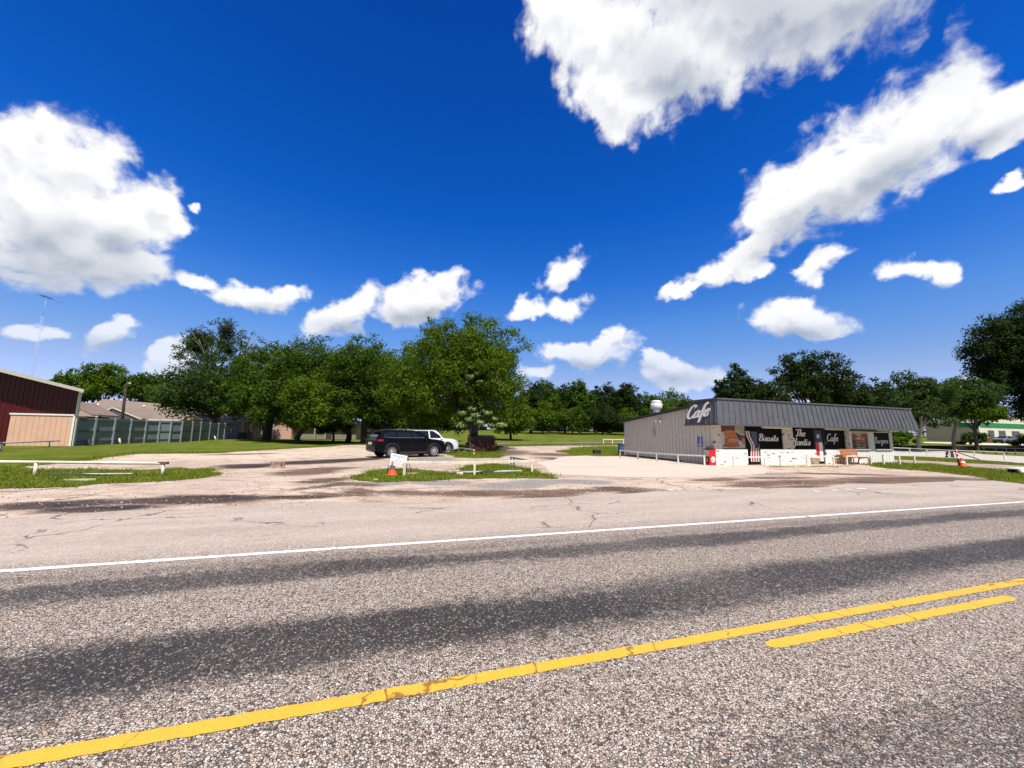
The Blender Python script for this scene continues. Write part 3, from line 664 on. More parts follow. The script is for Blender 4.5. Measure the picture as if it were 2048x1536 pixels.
b = MB(); b.prism([(-.25, 1.5, zr(1.5)-.12), (-.25, D_+.32, zr(D_+.32)-.12), (-.25, D_+.32, zr(D_+.32)+.07), (-.25, 1.5, zr(1.5)+.07)], (.028, 0, 0)); b.build('roof_edge_trim', CHARD, cafe)
# brick
b = MB(); b.box(.0, 2.34, -.06, .12, 0, .885); b.box(3.32, 7.9, -.06, .12, 0, .885); b.box(8.74, 11.06, -.06, .12, 0, .885); b.build('brick_base', WBRICK, cafe)
for s0, s1 in ((-.06, .48), (5.2, 6.03), (10.69, 11.06)):
    b = MB(); b.box(s0, s1, -.05, .12, .887, 2.3); b.build('brick_pillar', PBRICK, cafe)
b = MB(); b.box(.48, 11.06, .02, .11, 2.2, 3.3); b.box(11.06, L_, .02, .11, 2.06, 3.3); b.build('lintel', M('lintel_board', (.10, .095, .085), .7), cafe)
def panel_map(n0): return lambda x, z, lift: (x, n0-lift, z)
def window(s0, s1, z0, z1, n0=.03, frame=.04, fm=CHARD, glass=BLACKP):
    w_ = MB(); w_.box(s0, s1, n0, n0+.05, z0, z1); wo_ = w_.build('window', glass, cafe)
    f = MB()
    for a in ((s0-frame, s0+.002, z0-frame, z1+frame), (s1-.002, s1+frame, z0-frame, z1+frame), (s0+.003, s1-.003, z1-.002, z1+frame), (s0+.003, s1-.003, z0-frame, z0+.002)): f.box(a[0], a[1], n0-.025, n0+.045, a[2], a[3])
    f.build('frame', fm, wo_); return wo_
def disc(mb, f, cx, cz, rx, rz, lift, n=24, a0=0, a1=2*pi):
    mb.quad(*[f(cx+rx*cos(a0+(a1-a0)*i/n), cz+rz*sin(a0+(a1-a0)*i/n), lift) for i in range(n)])
def pm(name, c, **k): return M(name, c, .5, 0, k.get('var', .25), k.get('scale', 14))
# biscuit picture
W1 = window(.52, 2.30, .93, 2.22, .04, .03)
p = MB(); f = panel_map(.038); X = lambda u: .52+1.78*u; Z = lambda v: .93+1.29*v
p.mat(pm('print_tablecloth', (.42, .42, .41), var=.1)).quad(*[f(X(u), Z(v), .002) for u, v in ((0, 0), (1, 0), (1, 1), (0, 1))])
p.mat(pm('print_dark_background', (.10, .035, .018), var=.7)).quad(*[f(X(u), Z(v), .004) for u, v in ((0, .70), (.2, .75), (.45, .72), (.62, .78), (.64, 1), (0, 1))])
p.mat(pm('print_bowl_shadow', (.06, .03, .02))).quad(*[f(X(u), Z(v), .005) for u, v in ((.60, .72), (.66, .5), (.72, .36), (1, .3), (1, .6), (.9, .66))])
p.mat(pm('print_bowl', (.42, .39, .35), var=.08)); disc(p, f, X(.87), Z(.83), .49, .30, .006) if 0 else p.quad(*[f(X(u), Z(v), .006) for u, v in ((.60, .86), (.62, .78), (.70, .68), (.82, .60), (1, .55), (1, .985), (.62, .985))])
p.mat(pm('print_bowl_inside', (.30, .27, .24), var=.1)).quad(*[f(X(u), Z(v), .008) for u, v in ((.64, .88), (.68, .78), (.78, .68), (1, .62), (1, .96), (.66, .96))])
p.mat(pm('print_gravy', (.34, .20, .13))); disc(p, f, X(.93), Z(.72), .1, .07, .010)
p.mat(pm('print_biscuit_shadow', (.14, .035, .015))); disc(p, f, X(.42), Z(.13), .62, .10, .008)
p.mat(pm('print_biscuit_base', (.30, .095, .03), var=.4)).quad(*[f(X(u), Z(v), .011) for u, v in ((.15, .16), (.25, .08), (.42, .05), (.6, .06), (.72, .14), (.72, .36), (.66, .46), (.16, .46))])
p.mat(pm('print_biscuit_crumb', (.42, .20, .10), var=.35)).quad(*[f(X(u), Z(v), .013) for u, v in ((.28, .3), (.45, .24), (.7, .3), (.73, .42), (.62, .47), (.3, .46))])
p.mat(pm('print_biscuit_dark', (.08, .02, .01))).quad(*[f(X(u), Z(v), .015) for u, v in ((.3, .42), (.45, .46), (.62, .44), (.66, .48), (.45, .5), (.3, .47))])
p.mat(pm('print_biscuit_top', (.40, .125, .03), var=.4)).quad(*[f(X(u), Z(v), .017) for u, v in ((.17, .50), (.13, .62), (.15, .72), (.24, .78), (.40, .80), (.56, .80), (.62, .72), (.64, .56), (.58, .48), (.38, .46))])
p.mat(pm('print_biscuit_gleam', (.55, .26, .10), var=.3)).quad(*[f(X(u), Z(v), .019) for u, v in ((.2, .70), (.3, .74), (.5, .75), (.52, .72), (.34, .70))])
p.mat(pm('print_small_biscuit', (.36, .17, .07), var=.4)).quad(*[f(X(u), Z(v), .012) for u, v in ((.84, .30), (.86, .44), (.92, .48), (1, .42), (1, .16), (.9, .18))])
p.build('picture', None, W1)
# doors with the flags
def doorpart(s0, s1, z1=2.2):
    d = MB(); d.box(s0, s1, -.005, .07, .06, z1); o = d.build('door', BLACKP, cafe)
    s_ = MB(); s_.box(s0-.02, s1+.02, -.09, .1, 0, .055); s_.build('doorstep', CHARD, o)
    k = MB(); k.tube((s1-.07, -.05, .95), (s1-.07, -.05, 1.2), .012); k.tube((s1-.07, -.05, .97), (s1-.07, 0, .97), .01); k.tube((s1-.07, -.05, 1.18), (s1-.07, 0, 1.18), .01); k.build('handle', STEEL, o); return o
D1_ = doorpart(2.36, 3.30); f = panel_map(-.006); fl = MB()
fl.mat(NAVY).quad(*[f(x, z, .002) for x, z in ((2.72, 1.0), (3.2, .95), (3.2, 1.92), (2.62, 1.92))])
strp = [(2.44, 2.50), (2.50, 2.56), (2.56, 2.63), (2.63, 2.68)]
def wav(x, z): return x+.26*sst(1.75, .95, z)-.05*sin(z*4)
for k in range(9):
    col_ = LETTER if k % 2 == 0 else REDD
    x0 = 2.40+k*.092; zt = 1.93 if k < 3 else (.96 if k < 6 else 1.0-(k-6)*.12); pts = []
    zs = [zt-(zt-.17)*i/14 for i in range(15)]
    L0 = [(wav(x0, z)-.02, z) for z in zs]; L1 = [(wav(x0+.088, z)-.02, z) for z in zs]
    L0 = [(min(x, 3.24), z) for x, z in L0]; L1 = [(min(x, 3.25), z) for x, z in L1]
    fl.mat(col_); n2 = len(L0); fl.add([f(*q, .003+.0006*k) for q in L0+L1], [(i, i+1, n2+i+1, n2+i) for i in range(n2-1)])
fl.mat(LETTER)
for r_ in range(9):
    for c_ in range(3):
        x = 2.78+.13*c_+(.06 if r_ % 2 else 0)+.02*r_; z = 1.86-.095*r_
        if x < 3.2: disc(fl, f, x, z, .02, .02, .011, 5)
fl.build('flag_print', None, D1_)
D2_ = doorpart(7.93, 8.62); f = panel_map(-.006); fl = MB()
fl.mat(NAVY).quad(*[f(x, z, .002) for x, z in ((7.97, 1.33), (8.58, 1.33), (8.58, 2.1), (7.97, 2.1))])
fl.mat(REDP).quad(*[f(x, z, .002) for x, z in ((7.97, .45), (8.27, .45), (8.27, 1.33), (7.97, 1.33))])
fl.mat(BRIGHT).quad(*[f(x, z, .0025) for x, z in ((8.27, .16), (8.58, .16), (8.58, 1.33), (8.27, 1.33))])
sx_, sz_ = 8.24, 1.70; fl.mat(LETTER)
st = [(sx_+(.2 if i % 2 == 0 else .08)*cos(pi/2+.35+i*pi/5), sz_+(.2 if i % 2 == 0 else .08)*sin(pi/2+.35+i*pi/5)) for i in range(10)]
for i in range(10): fl.quad(f(sx_, sz_, .004), f(*st[i], .004), f(*st[(i+1) % 10], .004))
fl.build('flag_print', None, D2_)
def words(parent, n0, *items):
    l = MB()
    for wd, a, c, hc in items:
        s0, z0 = fac(*a); s1, _ = fac(*c); script_text(l, wd, panel_map(n0), s0, s1, z0, hc, *((.06, .15) if wd == 'Burgers' else (.07, .19)))
    l.build('lettering', LETTER, parent)
W2 = window(3.34, 5.17, .93, 2.19); words(W2, .028, ('Biscuits', (1519.5, 881.6), (1557.5, 882.5), .40))
W3 = window(6.07, 7.87, .93, 2.2); words(W3, .028, ('The', (1593.5, 872.3), (1612, 873), .43), ('Yantis', (1586, 890.3), (1622, 891), .45))
W4 = window(8.80, 10.65, .93, 2.2); words(W4, .028, ('Cafe', (1655.5, 882.3), (1677.5, 882.8), .46))
nb = MB(); nb.quad(*[(x, .026, z) for x, z in ((8.86, 1.22), (9.06, 1.22), (9.06, 1.38), (8.86, 1.38))]); nb.build('notice', M('grey_notice', (.06, .06, .06), .6), W4)
# right-hand part clad in white metal siding
b = MB(); b.box(11.06, L_, .0, .10, 0, .88)
x = 11.16
while x < L_-.05: b.box(x-.022, x+.022, -.02, .004, .02, .875); x += .29
b.build('siding_base', WHITE, cafe)
for a0, a1 in ((11.065, 11.31), (12.98, 13.50), (15.18, L_)):
    b = MB(); b.box(a0, a1, -.012, .10, .884, 2.06); b.box(a0+.03, a0+.07, -.03, -.010, .89, 2.05); b.box(a1-.07, a1-.03, -.03, -.010, .89, 2.05); b.build('siding_pier', WHITE, cafe)
W5 = window(11.36, 12.93, .93, 2.02, .03, .045, WHITE); W6 = window(13.56, 15.12, .93, 2.02, .03, .045, WHITE)
words(W6, .028, ('Burgers', (1751, 886.6), (1777, 887), .42))
sl = MB(); sl.box(11.33, 12.96, -.09, .02, .885, .915); sl.build('sill', WHITE, W5); sl = MB(); sl.box(13.53, 15.15, -.09, .02, .885, .915); sl.build('sill', WHITE, W6)
p = MB(); f = panel_map(.028); X = lambda u: 11.36+1.57*u; Z = lambda v: .93+1.09*v
p.mat(pm('print_smoky_background', (.07, .03, .018), var=.6)).quad(*[f(X(u), Z(v), .002) for u, v in ((0, 0), (1, 0), (1, 1), (0, 1))])
p.mat(pm('print_pale_background', (.46, .42, .38), var=.1)).quad(*[f(X(u), Z(v), .004) for u, v in ((0, .90), (.3, .80), (.5, .74), (.66, .84), (1, .93), (1, 1), (0, 1))])
p.mat(pm('print_far_bun', (.28, .055, .02), var=.5)); disc(p, f, X(.12), Z(.72), .36, .19, .006); disc(p, f, X(.80), Z(.76), .36, .17, .007)
p.mat(pm('print_bun_top', (.52, .21, .05), var=.35)); disc(p, f, X(.52), Z(.50), .52, .30, .012, 24, 0, pi)
p.mat(pm('print_bun_gleam', (.70, .42, .16), var=.2)); disc(p, f, X(.42), Z(.63), .17, .09, .014)
p.mat(pm('print_tomato', (.42, .02, .02), var=.4)).quad(*[f(X(u), Z(v), .015) for u, v in ((.2, .45), (.86, .45), (.88, .5), (.2, .51))])
p.mat(pm('print_onion', (.50, .22, .22), var=.3)).quad(*[f(X(u), Z(v), .016) for u, v in ((.24, .40), (.84, .40), (.86, .45), (.22, .45))])
p.mat(pm('print_patty', (.06, .025, .012), var=.5)).quad(*[f(X(u), Z(v), .016) for u, v in ((.2, .2), (.88, .2), (.9, .40), (.2, .40))])
p.mat(pm('print_lettuce', (.20, .22, .03), var=.6)).quad(*[f(X(u), Z(v), .018) for u, v in ((.12, .30), (.3, .24), (.4, .16), (.6, .26), (.8, .18), (.9, .26), (.85, .32), (.5, .3), (.3, .36))])
p.mat(pm('print_bun_base', (.46, .18, .06), var=.35)).quad(*[f(X(u), Z(v), .020) for u, v in ((.2, .18), (.26, .06), (.4, .02), (.64, .02), (.78, .07), (.84, .18), (.5, .13))])
p.build('picture', None, W5)
# mansard
def mans(x, d, z): return (x, -d, z)
b = MB(); zb, zt = 2.25, 3.66; db, dt = .72, .50; xl, xlt, xr, xrt = -.42, -.18, 16.95, 16.72; nbk = 1.72; nbt = 1.45
b.add([(xl, -db, zb), (xr, -db, zb), (xrt, -dt, zt), (xlt, -dt, zt), (xl, nbk, zb), (xlt, nbt, zt), (xr, nbk, zb), (xrt, nbt, zt), (xl+.12, nbk, zb), (xlt+.12, nbt, zt)],
      [(0, 1, 2, 3), (4, 0, 3, 5), (1, 6, 7, 2)])
nv = int((xr-xl)/.41)
for i in range(1, nv):                           # standing seams
    u = i/nv; xb = xl+(xr-xl)*u; xt_ = xlt+(xrt-xlt)*u
    b.prism([(xb-.016, -db, zb), (xb+.016, -db, zb), (xb+.016, -db-.035, zb), (xb-.016, -db-.035, zb)], Vector((xt_-xb, db-dt, zt-zb)))
for i in range(0, 7):
    u = (i+.35)/6.6
    for (X0, X1) in ((xl, xlt), (xr, xrt)):
        nb0 = -db+(nbk+db)*u; nt0 = -dt+(nbt+dt)*u; sg = -1 if X0 == xl else 1
        if nb0 < nbk: b.prism([(X0, nb0-.016, zb), (X0, nb0+.016, zb), (X0+sg*.035, nb0+.016, zb), (X0+sg*.035, nb0-.016, zb)], Vector((X1-X0, nt0-nb0, zt-zb)))
mo = b.build('mansard', CHAR, cafe)
b = MB(); b.box(xlt-.05, xrt+.05, -dt-.06, -dt+.08, zt-.03, zt+.05); b.box(xlt-.05, xlt+.1, -dt+.08, nbt, zt-.03, zt+.05); b.box(xrt-.1, xrt+.05, -dt+.08, nbt, zt-.03, zt+.05)
b.box(xl-.04, xr+.04, -db-.045, -db+.0, zb-.05, zb+.035); b.box(xl-.045, xl+.0, -db, nbk, zb-.05, zb+.035); b.box(xr, xr+.045, -db, nbk, zb-.05, zb+.035); b.build('trim', CHAR, mo)
b = MB(); b.box(xl+.02, xr-.02, -db+.02, .0, zb-.03, zb); b.box(xl+.02, -.06, .0, nbk-.02, zb-.03, zb); b.box(L_+.02, xr-.02, .0, nbk-.02, zb-.03, zb); b.build('soffit', M('soffit_board', (.52, .48, .42), .7), mo)
b = MB(); b.prism([(xl, nbk, zb), (xlt, nbt, zt), (.0, nbt, zt), (0, nbk, zb)], (0, .02, 0)); b.prism([(xr, nbk, zb), (xrt, nbt, zt), (L_, nbt, zt), (L_, nbk, zb)], (0, .02, 0)); b.box(xlt+.06, xrt-.06, -dt+.09, .4, zt-.22, zt-.2); b.build('back_panel', CHARD, mo)
l = MB()                                         # sign on the left return: letters rise towards the street
def lf(x, z, lift):
    zz = z+x*.10; return (xl+(xlt-xl)*(zz-zb)/(zt-zb)-.045-lift*3, 1.5-x, zz)
script_text(l, 'Cafe', lf, .02, 1.66, 2.60, .74, .09, .25, .3)
l.build('lettering', BRIGHT, mo)
for s0, s1 in ((3.15, 5.35), (8.35, 10.45), (13.25, 15.25)):
    b = MB(); b.box(s0, s1, -.50, -.34, zb-.10, zb-.032); lo = b.build('light_fixture', M('fixture_housing', (.55, .5, .42), .5), cafe)
    b = MB(); b.tube((s0+.03, -.46, zb-.125), (s1-.03, -.46, zb-.125), .022); b.tube((s0+.03, -.38, zb-.125), (s1-.03, -.38, zb-.125), .022); b.build('tube', BRIGHT, lo)
b = MB(); b.box(.45, 1.0, 5.35, 5.95, 2.9, 3.22); fan = b.build('exhaust_fan', STEEL, cafe)
b = MB(); b.lathe([(.24, 3.22), (.24, 3.42), (.34, 3.45), (.40, 3.55), (.40, 3.84), (.33, 3.90), (.36, 3.94), (.36, 4.02), (.2, 4.08), (0, 4.1)], 20, (.72, 5.65, 0)); b.build('fan_hood', M('white_fan', (.72, .71, .68), .4, 0, .05), fan)
b = MB(); b.prism([(8.1, 2.4, 3.28), (9.5, 2.4, 3.28), (9.3, 2.4, 3.86), (8.3, 2.4, 3.86)], (0, .8, 0)); b.build('roof_vent', M('dull_grey_metal', (.32, .31, .3), .6), cafe)
b = MB(); b.box(-.14, -.03, 4.88, 5.12, 1.72, 1.95); b.box(-.10, -.03, 4.86, 5.14, 1.98, 2.10); b.box(-.08, -.03, 4.92, 5.08, 1.5, 1.68); b.build('vent', GREYP, cafe)
b = MB(); b.box(-.12, -.03, 4.28, 4.4, 2.56, 2.68); fo = b.build('floodlight', STEEL, cafe)
for dn in (-.16, .16):
    b = MB(); b.lathe([(.03, 0), (.05, -.06), (.09, -.2), (0, -.2)], 10); o = b.build('lamp_head', BRIGHT, fo); o.location = (-.14, 4.34+dn, 2.64); o.rotation_euler = (.5*(1 if dn > 0 else -1), .7, 0)
b = MB(); b.tube((-.06, 8.2, .12), (-.06, 2.6, .07), .03); b.build('drain_pipe', CHARD, cafe)

def cpt(s, n, z=0): return CA+CT*s+CN*n+Vector((0, 0, z))
# wall sign for accessible parking
sg = thing('parking_sign', 'blue accessible parking sign on the grey side wall', 'sign', cpt(-.035, 1.0, 1.27), CTH)
b = MB(); b.box(-.012, -.002, -.17, .17, -.28, .28); b.build('sign_plate', BLUE, sg)
b = MB(); g_ = lambda y, z, l: (-.013-l, y, z)
for a in range(10):
    t0, t1 = pi*.75+a*.42, pi*.75+(a+1)*.42
    b.quad(g_(.08*cos(t0)-.01, .08*sin(t0)+.03, .001), g_(.08*cos(t1)-.01, .08*sin(t1)+.03, .001), g_(.055*cos(t1)-.01, .055*sin(t1)+.03, .001), g_(.055*cos(t0)-.01, .055*sin(t0)+.03, .001))
b.quad(g_(-.02, .05, .002), g_(.01, .05, .002), g_(.01, .17, .002), g_(-.02, .17, .002)); b.quad(*[g_(.025*cos(i)-.01, .2+.025*sin(i), .002) for i in np.linspace(0, 2*pi, 10)[:-1]])
b.quad(g_(.01, .06, .0015), g_(-.09, .05, .0015), g_(-.09, .025, .0015), g_(.01, .03, .0015)); b.quad(g_(-.12, -.2, .002), g_(.12, -.2, .002), g_(.12, -.12, .002), g_(-.12, -.12, .002)); b.build('symbol', LETTER, sg)
# red newspaper box
nbx = thing('newspaper_box', 'red newspaper box with a round white emblem at the cafe corner', 'newspaper box', cpt(-.5, -.12), CTH)
b = MB(); b.box(0, .45, 0, .42, .0, .86); b.build('cabinet', REDP, nbx, .012)
b = MB(); b.prism([(-.004, -.01, .865), (.454, -.01, .865), (.454, .42, .90), (-.004, .42, .90)], (0, 0, .03)); b.build('lid', M('dark_red_enamel', (.16, .01, .012), .4), nbx)
b = MB(); b.box(-.012, -.002, .04, .38, .50, .83); b.build('window', M('display_card', (.5, .49, .47), .4), nbx)
b = MB(); b.box(-.012, -.002, .03, .39, .06, .47); b.build('shaded_side', M('shaded_red_enamel', (.10, .008, .01), .5), nbx)  # darker red laid over the left face in place of its shade
b = MB(); b.mat(pm('faded_flag_paper', (.45, .26, .18), var=.1)).quad((-.014, .10, .20), (-.014, .34, .20), (-.014, .34, .38), (-.014, .10, .38))
b.mat(REDD)
for i in range(3): b.quad((-.016, .10, .22+i*.055), (-.016, .34, .22+i*.055), (-.016, .34, .243+i*.055), (-.016, .10, .243+i*.055))
b.mat(NAVY).quad((-.018, .24, .30), (-.018, .34, .30), (-.018, .34, .38), (-.018, .24, .38)); b.build('flag_sticker', None, nbx)
b = MB(); f = lambda x, z, l: (x, -.003-l, z); b.mat(BRIGHT); disc(b, f, .235, .33, .15, .16, .001); b.mat(BLUE); disc(b, f, .235, .32, .085, .09, .003, 16, pi, 2*pi); b.mat(BRIGHT); disc(b, f, .235, .325, .07, .05, .005, 16, pi, 2*pi)
b.mat(REDP); disc(b, f, .19, .37, .02, .02, .003, 10); disc(b, f, .27, .37, .02, .02, .003, 10); b.build('emblem', None, nbx)
b = MB(); b.tube((.1, .22, .88), (.1, .22, .98), .02); b.box(.03, .17, .18, .26, .97, 1.02); b.build('coin_head', M('dark_red_enamel'), nbx)
# benches and planters
bn = thing('bench', 'brown slatted wooden bench against the white brick by the door', 'bench', cpt(9.62, -.28), CTH)
for x in (.05, 1.45):
    b = MB(); pr = smooth_line([(-.72, 0), (-.70, .25), (-.70, .38), (-.62, .43), (-.4, .40), (-.2, .38), (-.10, .5), (-.04, .75), (.0, .86)], 5)
    b.path([(x, q[0], q[1]) for q in pr], .035, 6); b.path([(x, -.2, .38), (x, -.14, .2), (x, -.10, 0)], .035, 6); b.build('end_frame', WOODB, bn)
for k, (y, z) in enumerate(((-.62, .445), (-.49, .43), (-.36, .415), (-.24, .405))):
    b = MB(); b.box(.0, 1.5, y-.055, y+.055, z, z+.028); b.build('seat_slat', WOODB, bn, .006)
for k, (y, z) in enumerate(((-.15, .50), (-.095, .63), (-.045, .76), (-.005, .875))):
    b = MB(); b.prism([(0, y-.03, z-.055), (0, y+.0, z-.055), (0, y+.035, z+.055), (0, y+.005, z+.055)], (1.5, 0, 0)); b.build('back_slat', WOODB, bn, .006)
def planter(px, label, plant):
    P = gt(*px); o = thing('planter', label, 'planter', P, .3, 'white planters by the cafe door')
    b = MB(); b.lathe([(.15, 0), (.165, .02), (.27, .36), (.30, .36), (.31, .43), (.27, .43), (.25, .36), (0, .355)], 20); b.build('pot', M('white_planter', (.62, .60, .56), .6, 0, .1, 5), o)
    b = MB(); b.ellip((0, 0, .36), .24, .24, .02, 12, 4); b.build('soil', M('potting_soil', (.05, .035, .025), .95), o)
    if plant:
        rs = np.random.default_rng(3); n = 260; a = rs.uniform(0, 2*pi, n); rr = .25*np.sqrt(rs.uniform(0, 1, n)); zz = .38+rs.uniform(0, .22, n)*(1-(rr/.27)**2)
        c = np.stack([rr*np.cos(a), rr*np.sin(a), zz], 1); d = rs.normal(0, .045, (n, 3, 3)); numpy_mesh('plant', (c[:, None, :]+d).reshape(-1, 3), np.arange(n*3).reshape(-1, 3), M('dry_olive_leaf', (.16, .14, .04), .7), o)
planter((1631, 928.5), 'white tapered planter holding bare soil left of the flag door', False)
planter((1667, 927.5), 'white tapered planter with a dry olive plant beside the bench', True)
tp = MB(); tp.lathe([(0, .004), (.075, .004), (.10, .2), (.115, .2), (.115, .25), (.095, .25), (.09, .2), (0, .19)], 16); o = tp.build('flower_pot', M('terracotta', (.50, .23, .12), .8, 0, .15)); o.location = gt(1679.5, 928)
tag(o, 'small terracotta flower pot standing between planter and bench', 'flower pot')
sk = MB(); sk.ellip((0, 0, .06), .33, .12, .07, 14, 8, .12); o = sk.build('sack', M('white_sack', (.66, .65, .62), .7, 0, .06)); o.location = cpt(10.75, -.45); o.rotation_euler = (0, 0, CTH); tag(o, 'low white sack lying on the ground under the wooden bench', 'sack')

# ------------------------------------------------------------------ pipe rails
def rail(label, posts, top, mat, r=.035, ext=(0, 0), group=None, sq=False, cap=None, rust=False, name='pipe_rail', mids=()):
    P = [gt(*p) for p in posts]; o = thing(name, label, 'rail', P[0], 0, group)
    tops = [Vector((p.x, p.y, p.z+tz)) for p, tz in zip(P, top if isinstance(top, (list, tuple)) else [top]*len(P))]
    q = [t_-P[0] for t_ in tops]; d0 = (q[0]-q[1]).normalized(); d1 = (q[-1]-q[-2]).normalized()
    for i, p in enumerate(P):
        b = MB(); a = p-P[0]
        if sq: b.bar(a-Vector((0, 0, .03)), q[i]-Vector((0, 0, r*.9)), r*1.9, r*1.9)
        else: b.tube(a-Vector((0, 0, .03)), q[i]-Vector((0, 0, r*.5)), r*.95, None, 10)
        b.build('post', mat, o)
    line = [q[0]+d0*ext[0]]+q[1:-1]+[q[-1]+d1*ext[1]]
    b = MB()
    for i in range(len(line)-1):
        if sq: b.bar(line[i], line[i+1], r*2, r*2)
        else: b.tube(line[i], line[i+1], r, None, 10)
    b.build('rail', mat, o)
    if cap is not None:
        b = MB(); e = line[cap]; b.bar(e-(line[-1]-line[0]).normalized()*.16+Vector((0, 0, .012)), e+(line[-1]-line[0]).normalized()*.13+Vector((0, 0, .012)), r*2.3, r*1.7); b.build('end_cap', RUST, o)
    return o
PIPEA = M('aged_cream_pipe', (.76, .68, .52), .6, 0, .2, 5); 
rail('long cream pipe rail with a brown rusty end cap on the left verge', [(-240, 952), (68, 955), (324, 953)], [.44, .465, .42], PIPEA, .045, (2, .0), 'pipe rails around the lot', cap=-1)
rail('weathered grey pipe rail in front of the pink barn panel', [(-70, 910), (1, 902), (98, 894)], [.52, .50, .44], GREYP, .05, (2, 1.9), 'pipe rails around the lot')
rail('square cream rail with three posts on the middle verge', [(808.5, 953), (949, 951), (1064, 945)], [.50, .48, .47], PIPEA, .042, (.06, .06), 'pipe rails around the lot', sq=True)
rail('short brown rail running back from the middle verge', [(1065, 944), (1027.5, 934), (1021.5, 933)], [.44, .43, .43], GREYP, .04, (-.05, .04), 'pipe rails around the lot', sq=True)
rail('short cream rail beside the white vehicle and big tree', [(917, 905), (930.5, 907.5), (947.8, 911.8)], [.36, .38, .40], PIPEA, .04, (.3, .1), 'pipe rails around the lot', sq=True)
rail('cream rail running along the grey side wall of the cafe', [(1240.5, 915), (1276, 919), (1313.5, 923), (1356.5, 927), (1409, 931)], [.50, .48, .49, .50, .52], PIPEW, .04, (.05, .05), 'pipe rails around the cafe', sq=True)
rail('white hoop rail in front of the striped flag door', [(1468, 934), (1530.5, 934)], .52, PIPEW, .035, (.03, .03), 'pipe rails around the cafe', sq=True)
rail('white hoop rail between the brick wall and left planter', [(1562, 934), (1615, 932.5)], .52, PIPEW, .035, (.03, .03), 'pipe rails around the cafe', sq=True)
rail('white hoop rail with a middle post before both planters', [(1617.5, 932), (1652.5, 931.3), (1668, 931)], .54, PIPEW, .035, (.03, .03), 'pipe rails around the cafe', sq=True)
rail('white hoop rail in front of the right half of bench', [(1694.5, 930), (1742.5, 929.2)], .53, PIPEW, .035, (.03, .03), 'pipe rails around the cafe', sq=True)
rail('white hoop rail with three posts on the grass past the cafe corner', [(1768, 930), (1800, 930), (1830, 929)], .60, PIPEW, .04, (.03, .03), 'pipe rails around the cafe', sq=True)
rail('long white rail along the side street right of the cafe', [(1745, 909), (1787, 909.6), (1821, 911), (1855, 913), (1900, 915.5), (1950, 918), (2010, 921), (2080, 925)], [.67, .67, .67, .66, .66, .67, .68, .70], PIPEW, .035, (.1, 2), 'pipe rails around the cafe', sq=True)
rail('black steel rail near the trees at the far right', [(1968, 907), (1992, 907.5), (2013, 908), (2031, 908.5), (2062, 909.5), (2110, 911)], .62, CHARD, .05, (.2, 1), None, sq=True)
rail('distant cream rail at the edge of the grass field', [(1207, 889), (1225, 889), (1247, 889), (1268, 889)], .62, PIPEA, .05, (.1, .1), 'pipe rails around the lot', sq=True)
for px, tx, lab in (((180, 890.5), (176, 879), 'leaning cream bollard nearest the pink panel and fence'), ((241, 888), (238.3, 877), 'leaning cream bollard second along the teal fence'), ((405, 881), (401.3, 873.5), 'leaning cream bollard third along the teal fence'), ((432, 880.5), (429, 872.5), 'leaning cream bollard farthest along the teal fence')):
    P = gt(*px); Q = at(tx[0], tx[1], P.y+.02); b = MB(); b.tube(Vector((0, 0, -.02)), Q-P, .075, .075, 12); b.ellip(Q-P, .075, .075, .03, 12, 6); o = b.build('bollard', PIPEY); o.location = P; tag(o, lab, 'bollard', 'leaning bollards along the fence')
def lying(name, a, b_, r, m, label, cat, group=None):
    A = gt(*a); B = gt(*b_); b = MB(); d = B-A; b.path([(0, 0, r), d*.5+Vector((.02, .03, r)), d+Vector((0, 0, r))], r, 8); o = b.build(name, m); o.location = A+Vector((0, 0, .035)); return tag(o, label, cat, group)
lying('fallen_pipe', (919, 949.7), (1043, 946.6), .05, GREYP, 'grey pipe lying in the grass under the middle rail', 'pipe')
lying('fallen_pipe', (95, 953.5), (265, 951.5), .028, M('pale_grey_pipe', (.55, .53, .5), .6), 'thin pale pipe lying in the grass under the long left rail', 'pipe')
b = MB(); b.box(-.12, .12, -.08, .08, 0, .11); o = b.build('pipe_elbow', BRIGHT, None, .02); o.location = gt(920, 950.5); tag(o, 'white block at the end of the fallen grey pipe', 'block')
def slab(name, px, sx, sy, hh, m, label, cat, rz=.3, group=None):
    b = MB(); n = 9; pts = [(sx*cos(2*pi*i/n)*random.uniform(.75, 1.1), sy*sin(2*pi*i/n)*random.uniform(.75, 1.1), 0) for i in range(n)]
    b.prism(pts, (0, 0, hh)); o = b.build(name, m); P = gt(*px); o.location = P+Vector((0, 0, .012)); o.rotation_euler = (0, 0, rz); return tag(o, label, cat, group)
slab('flat_stone', (155, 962.5), .42, .12, .05, M('pale_stone', (.5, .44, .36), .9), 'flat pale stone in the grass below the long left rail', 'stone')
slab('paper_scrap', (751, 961), .10, .07, .03, BRIGHT, 'white paper scrap lying in grass left of the orange cone', 'litter')
slab('flat_stone', (823, 949), .28, .1, .05, M('pale_stone'), 'flat pale stone in the grass under the square rail', 'stone')
for px, lab, sx in (((1341, 981), 'lone white paint spot in front of the concrete apron', .12), ((1633, 983.3), 'leftmost of four white paint spots on the shoulder', .13), ((1669, 981.3), 'second from left of four white paint spots on the shoulder', .13), ((1697, 980.5), 'second from right of four white paint spots on the shoulder', .13), ((1723, 978.3), 'rightmost and largest of four white paint spots on the shoulder', .18)):
    o = slab('paint_spot', px, sx, .10, .006, WHI, lab, 'paint spot', TH, 'white paint spots on the shoulder')

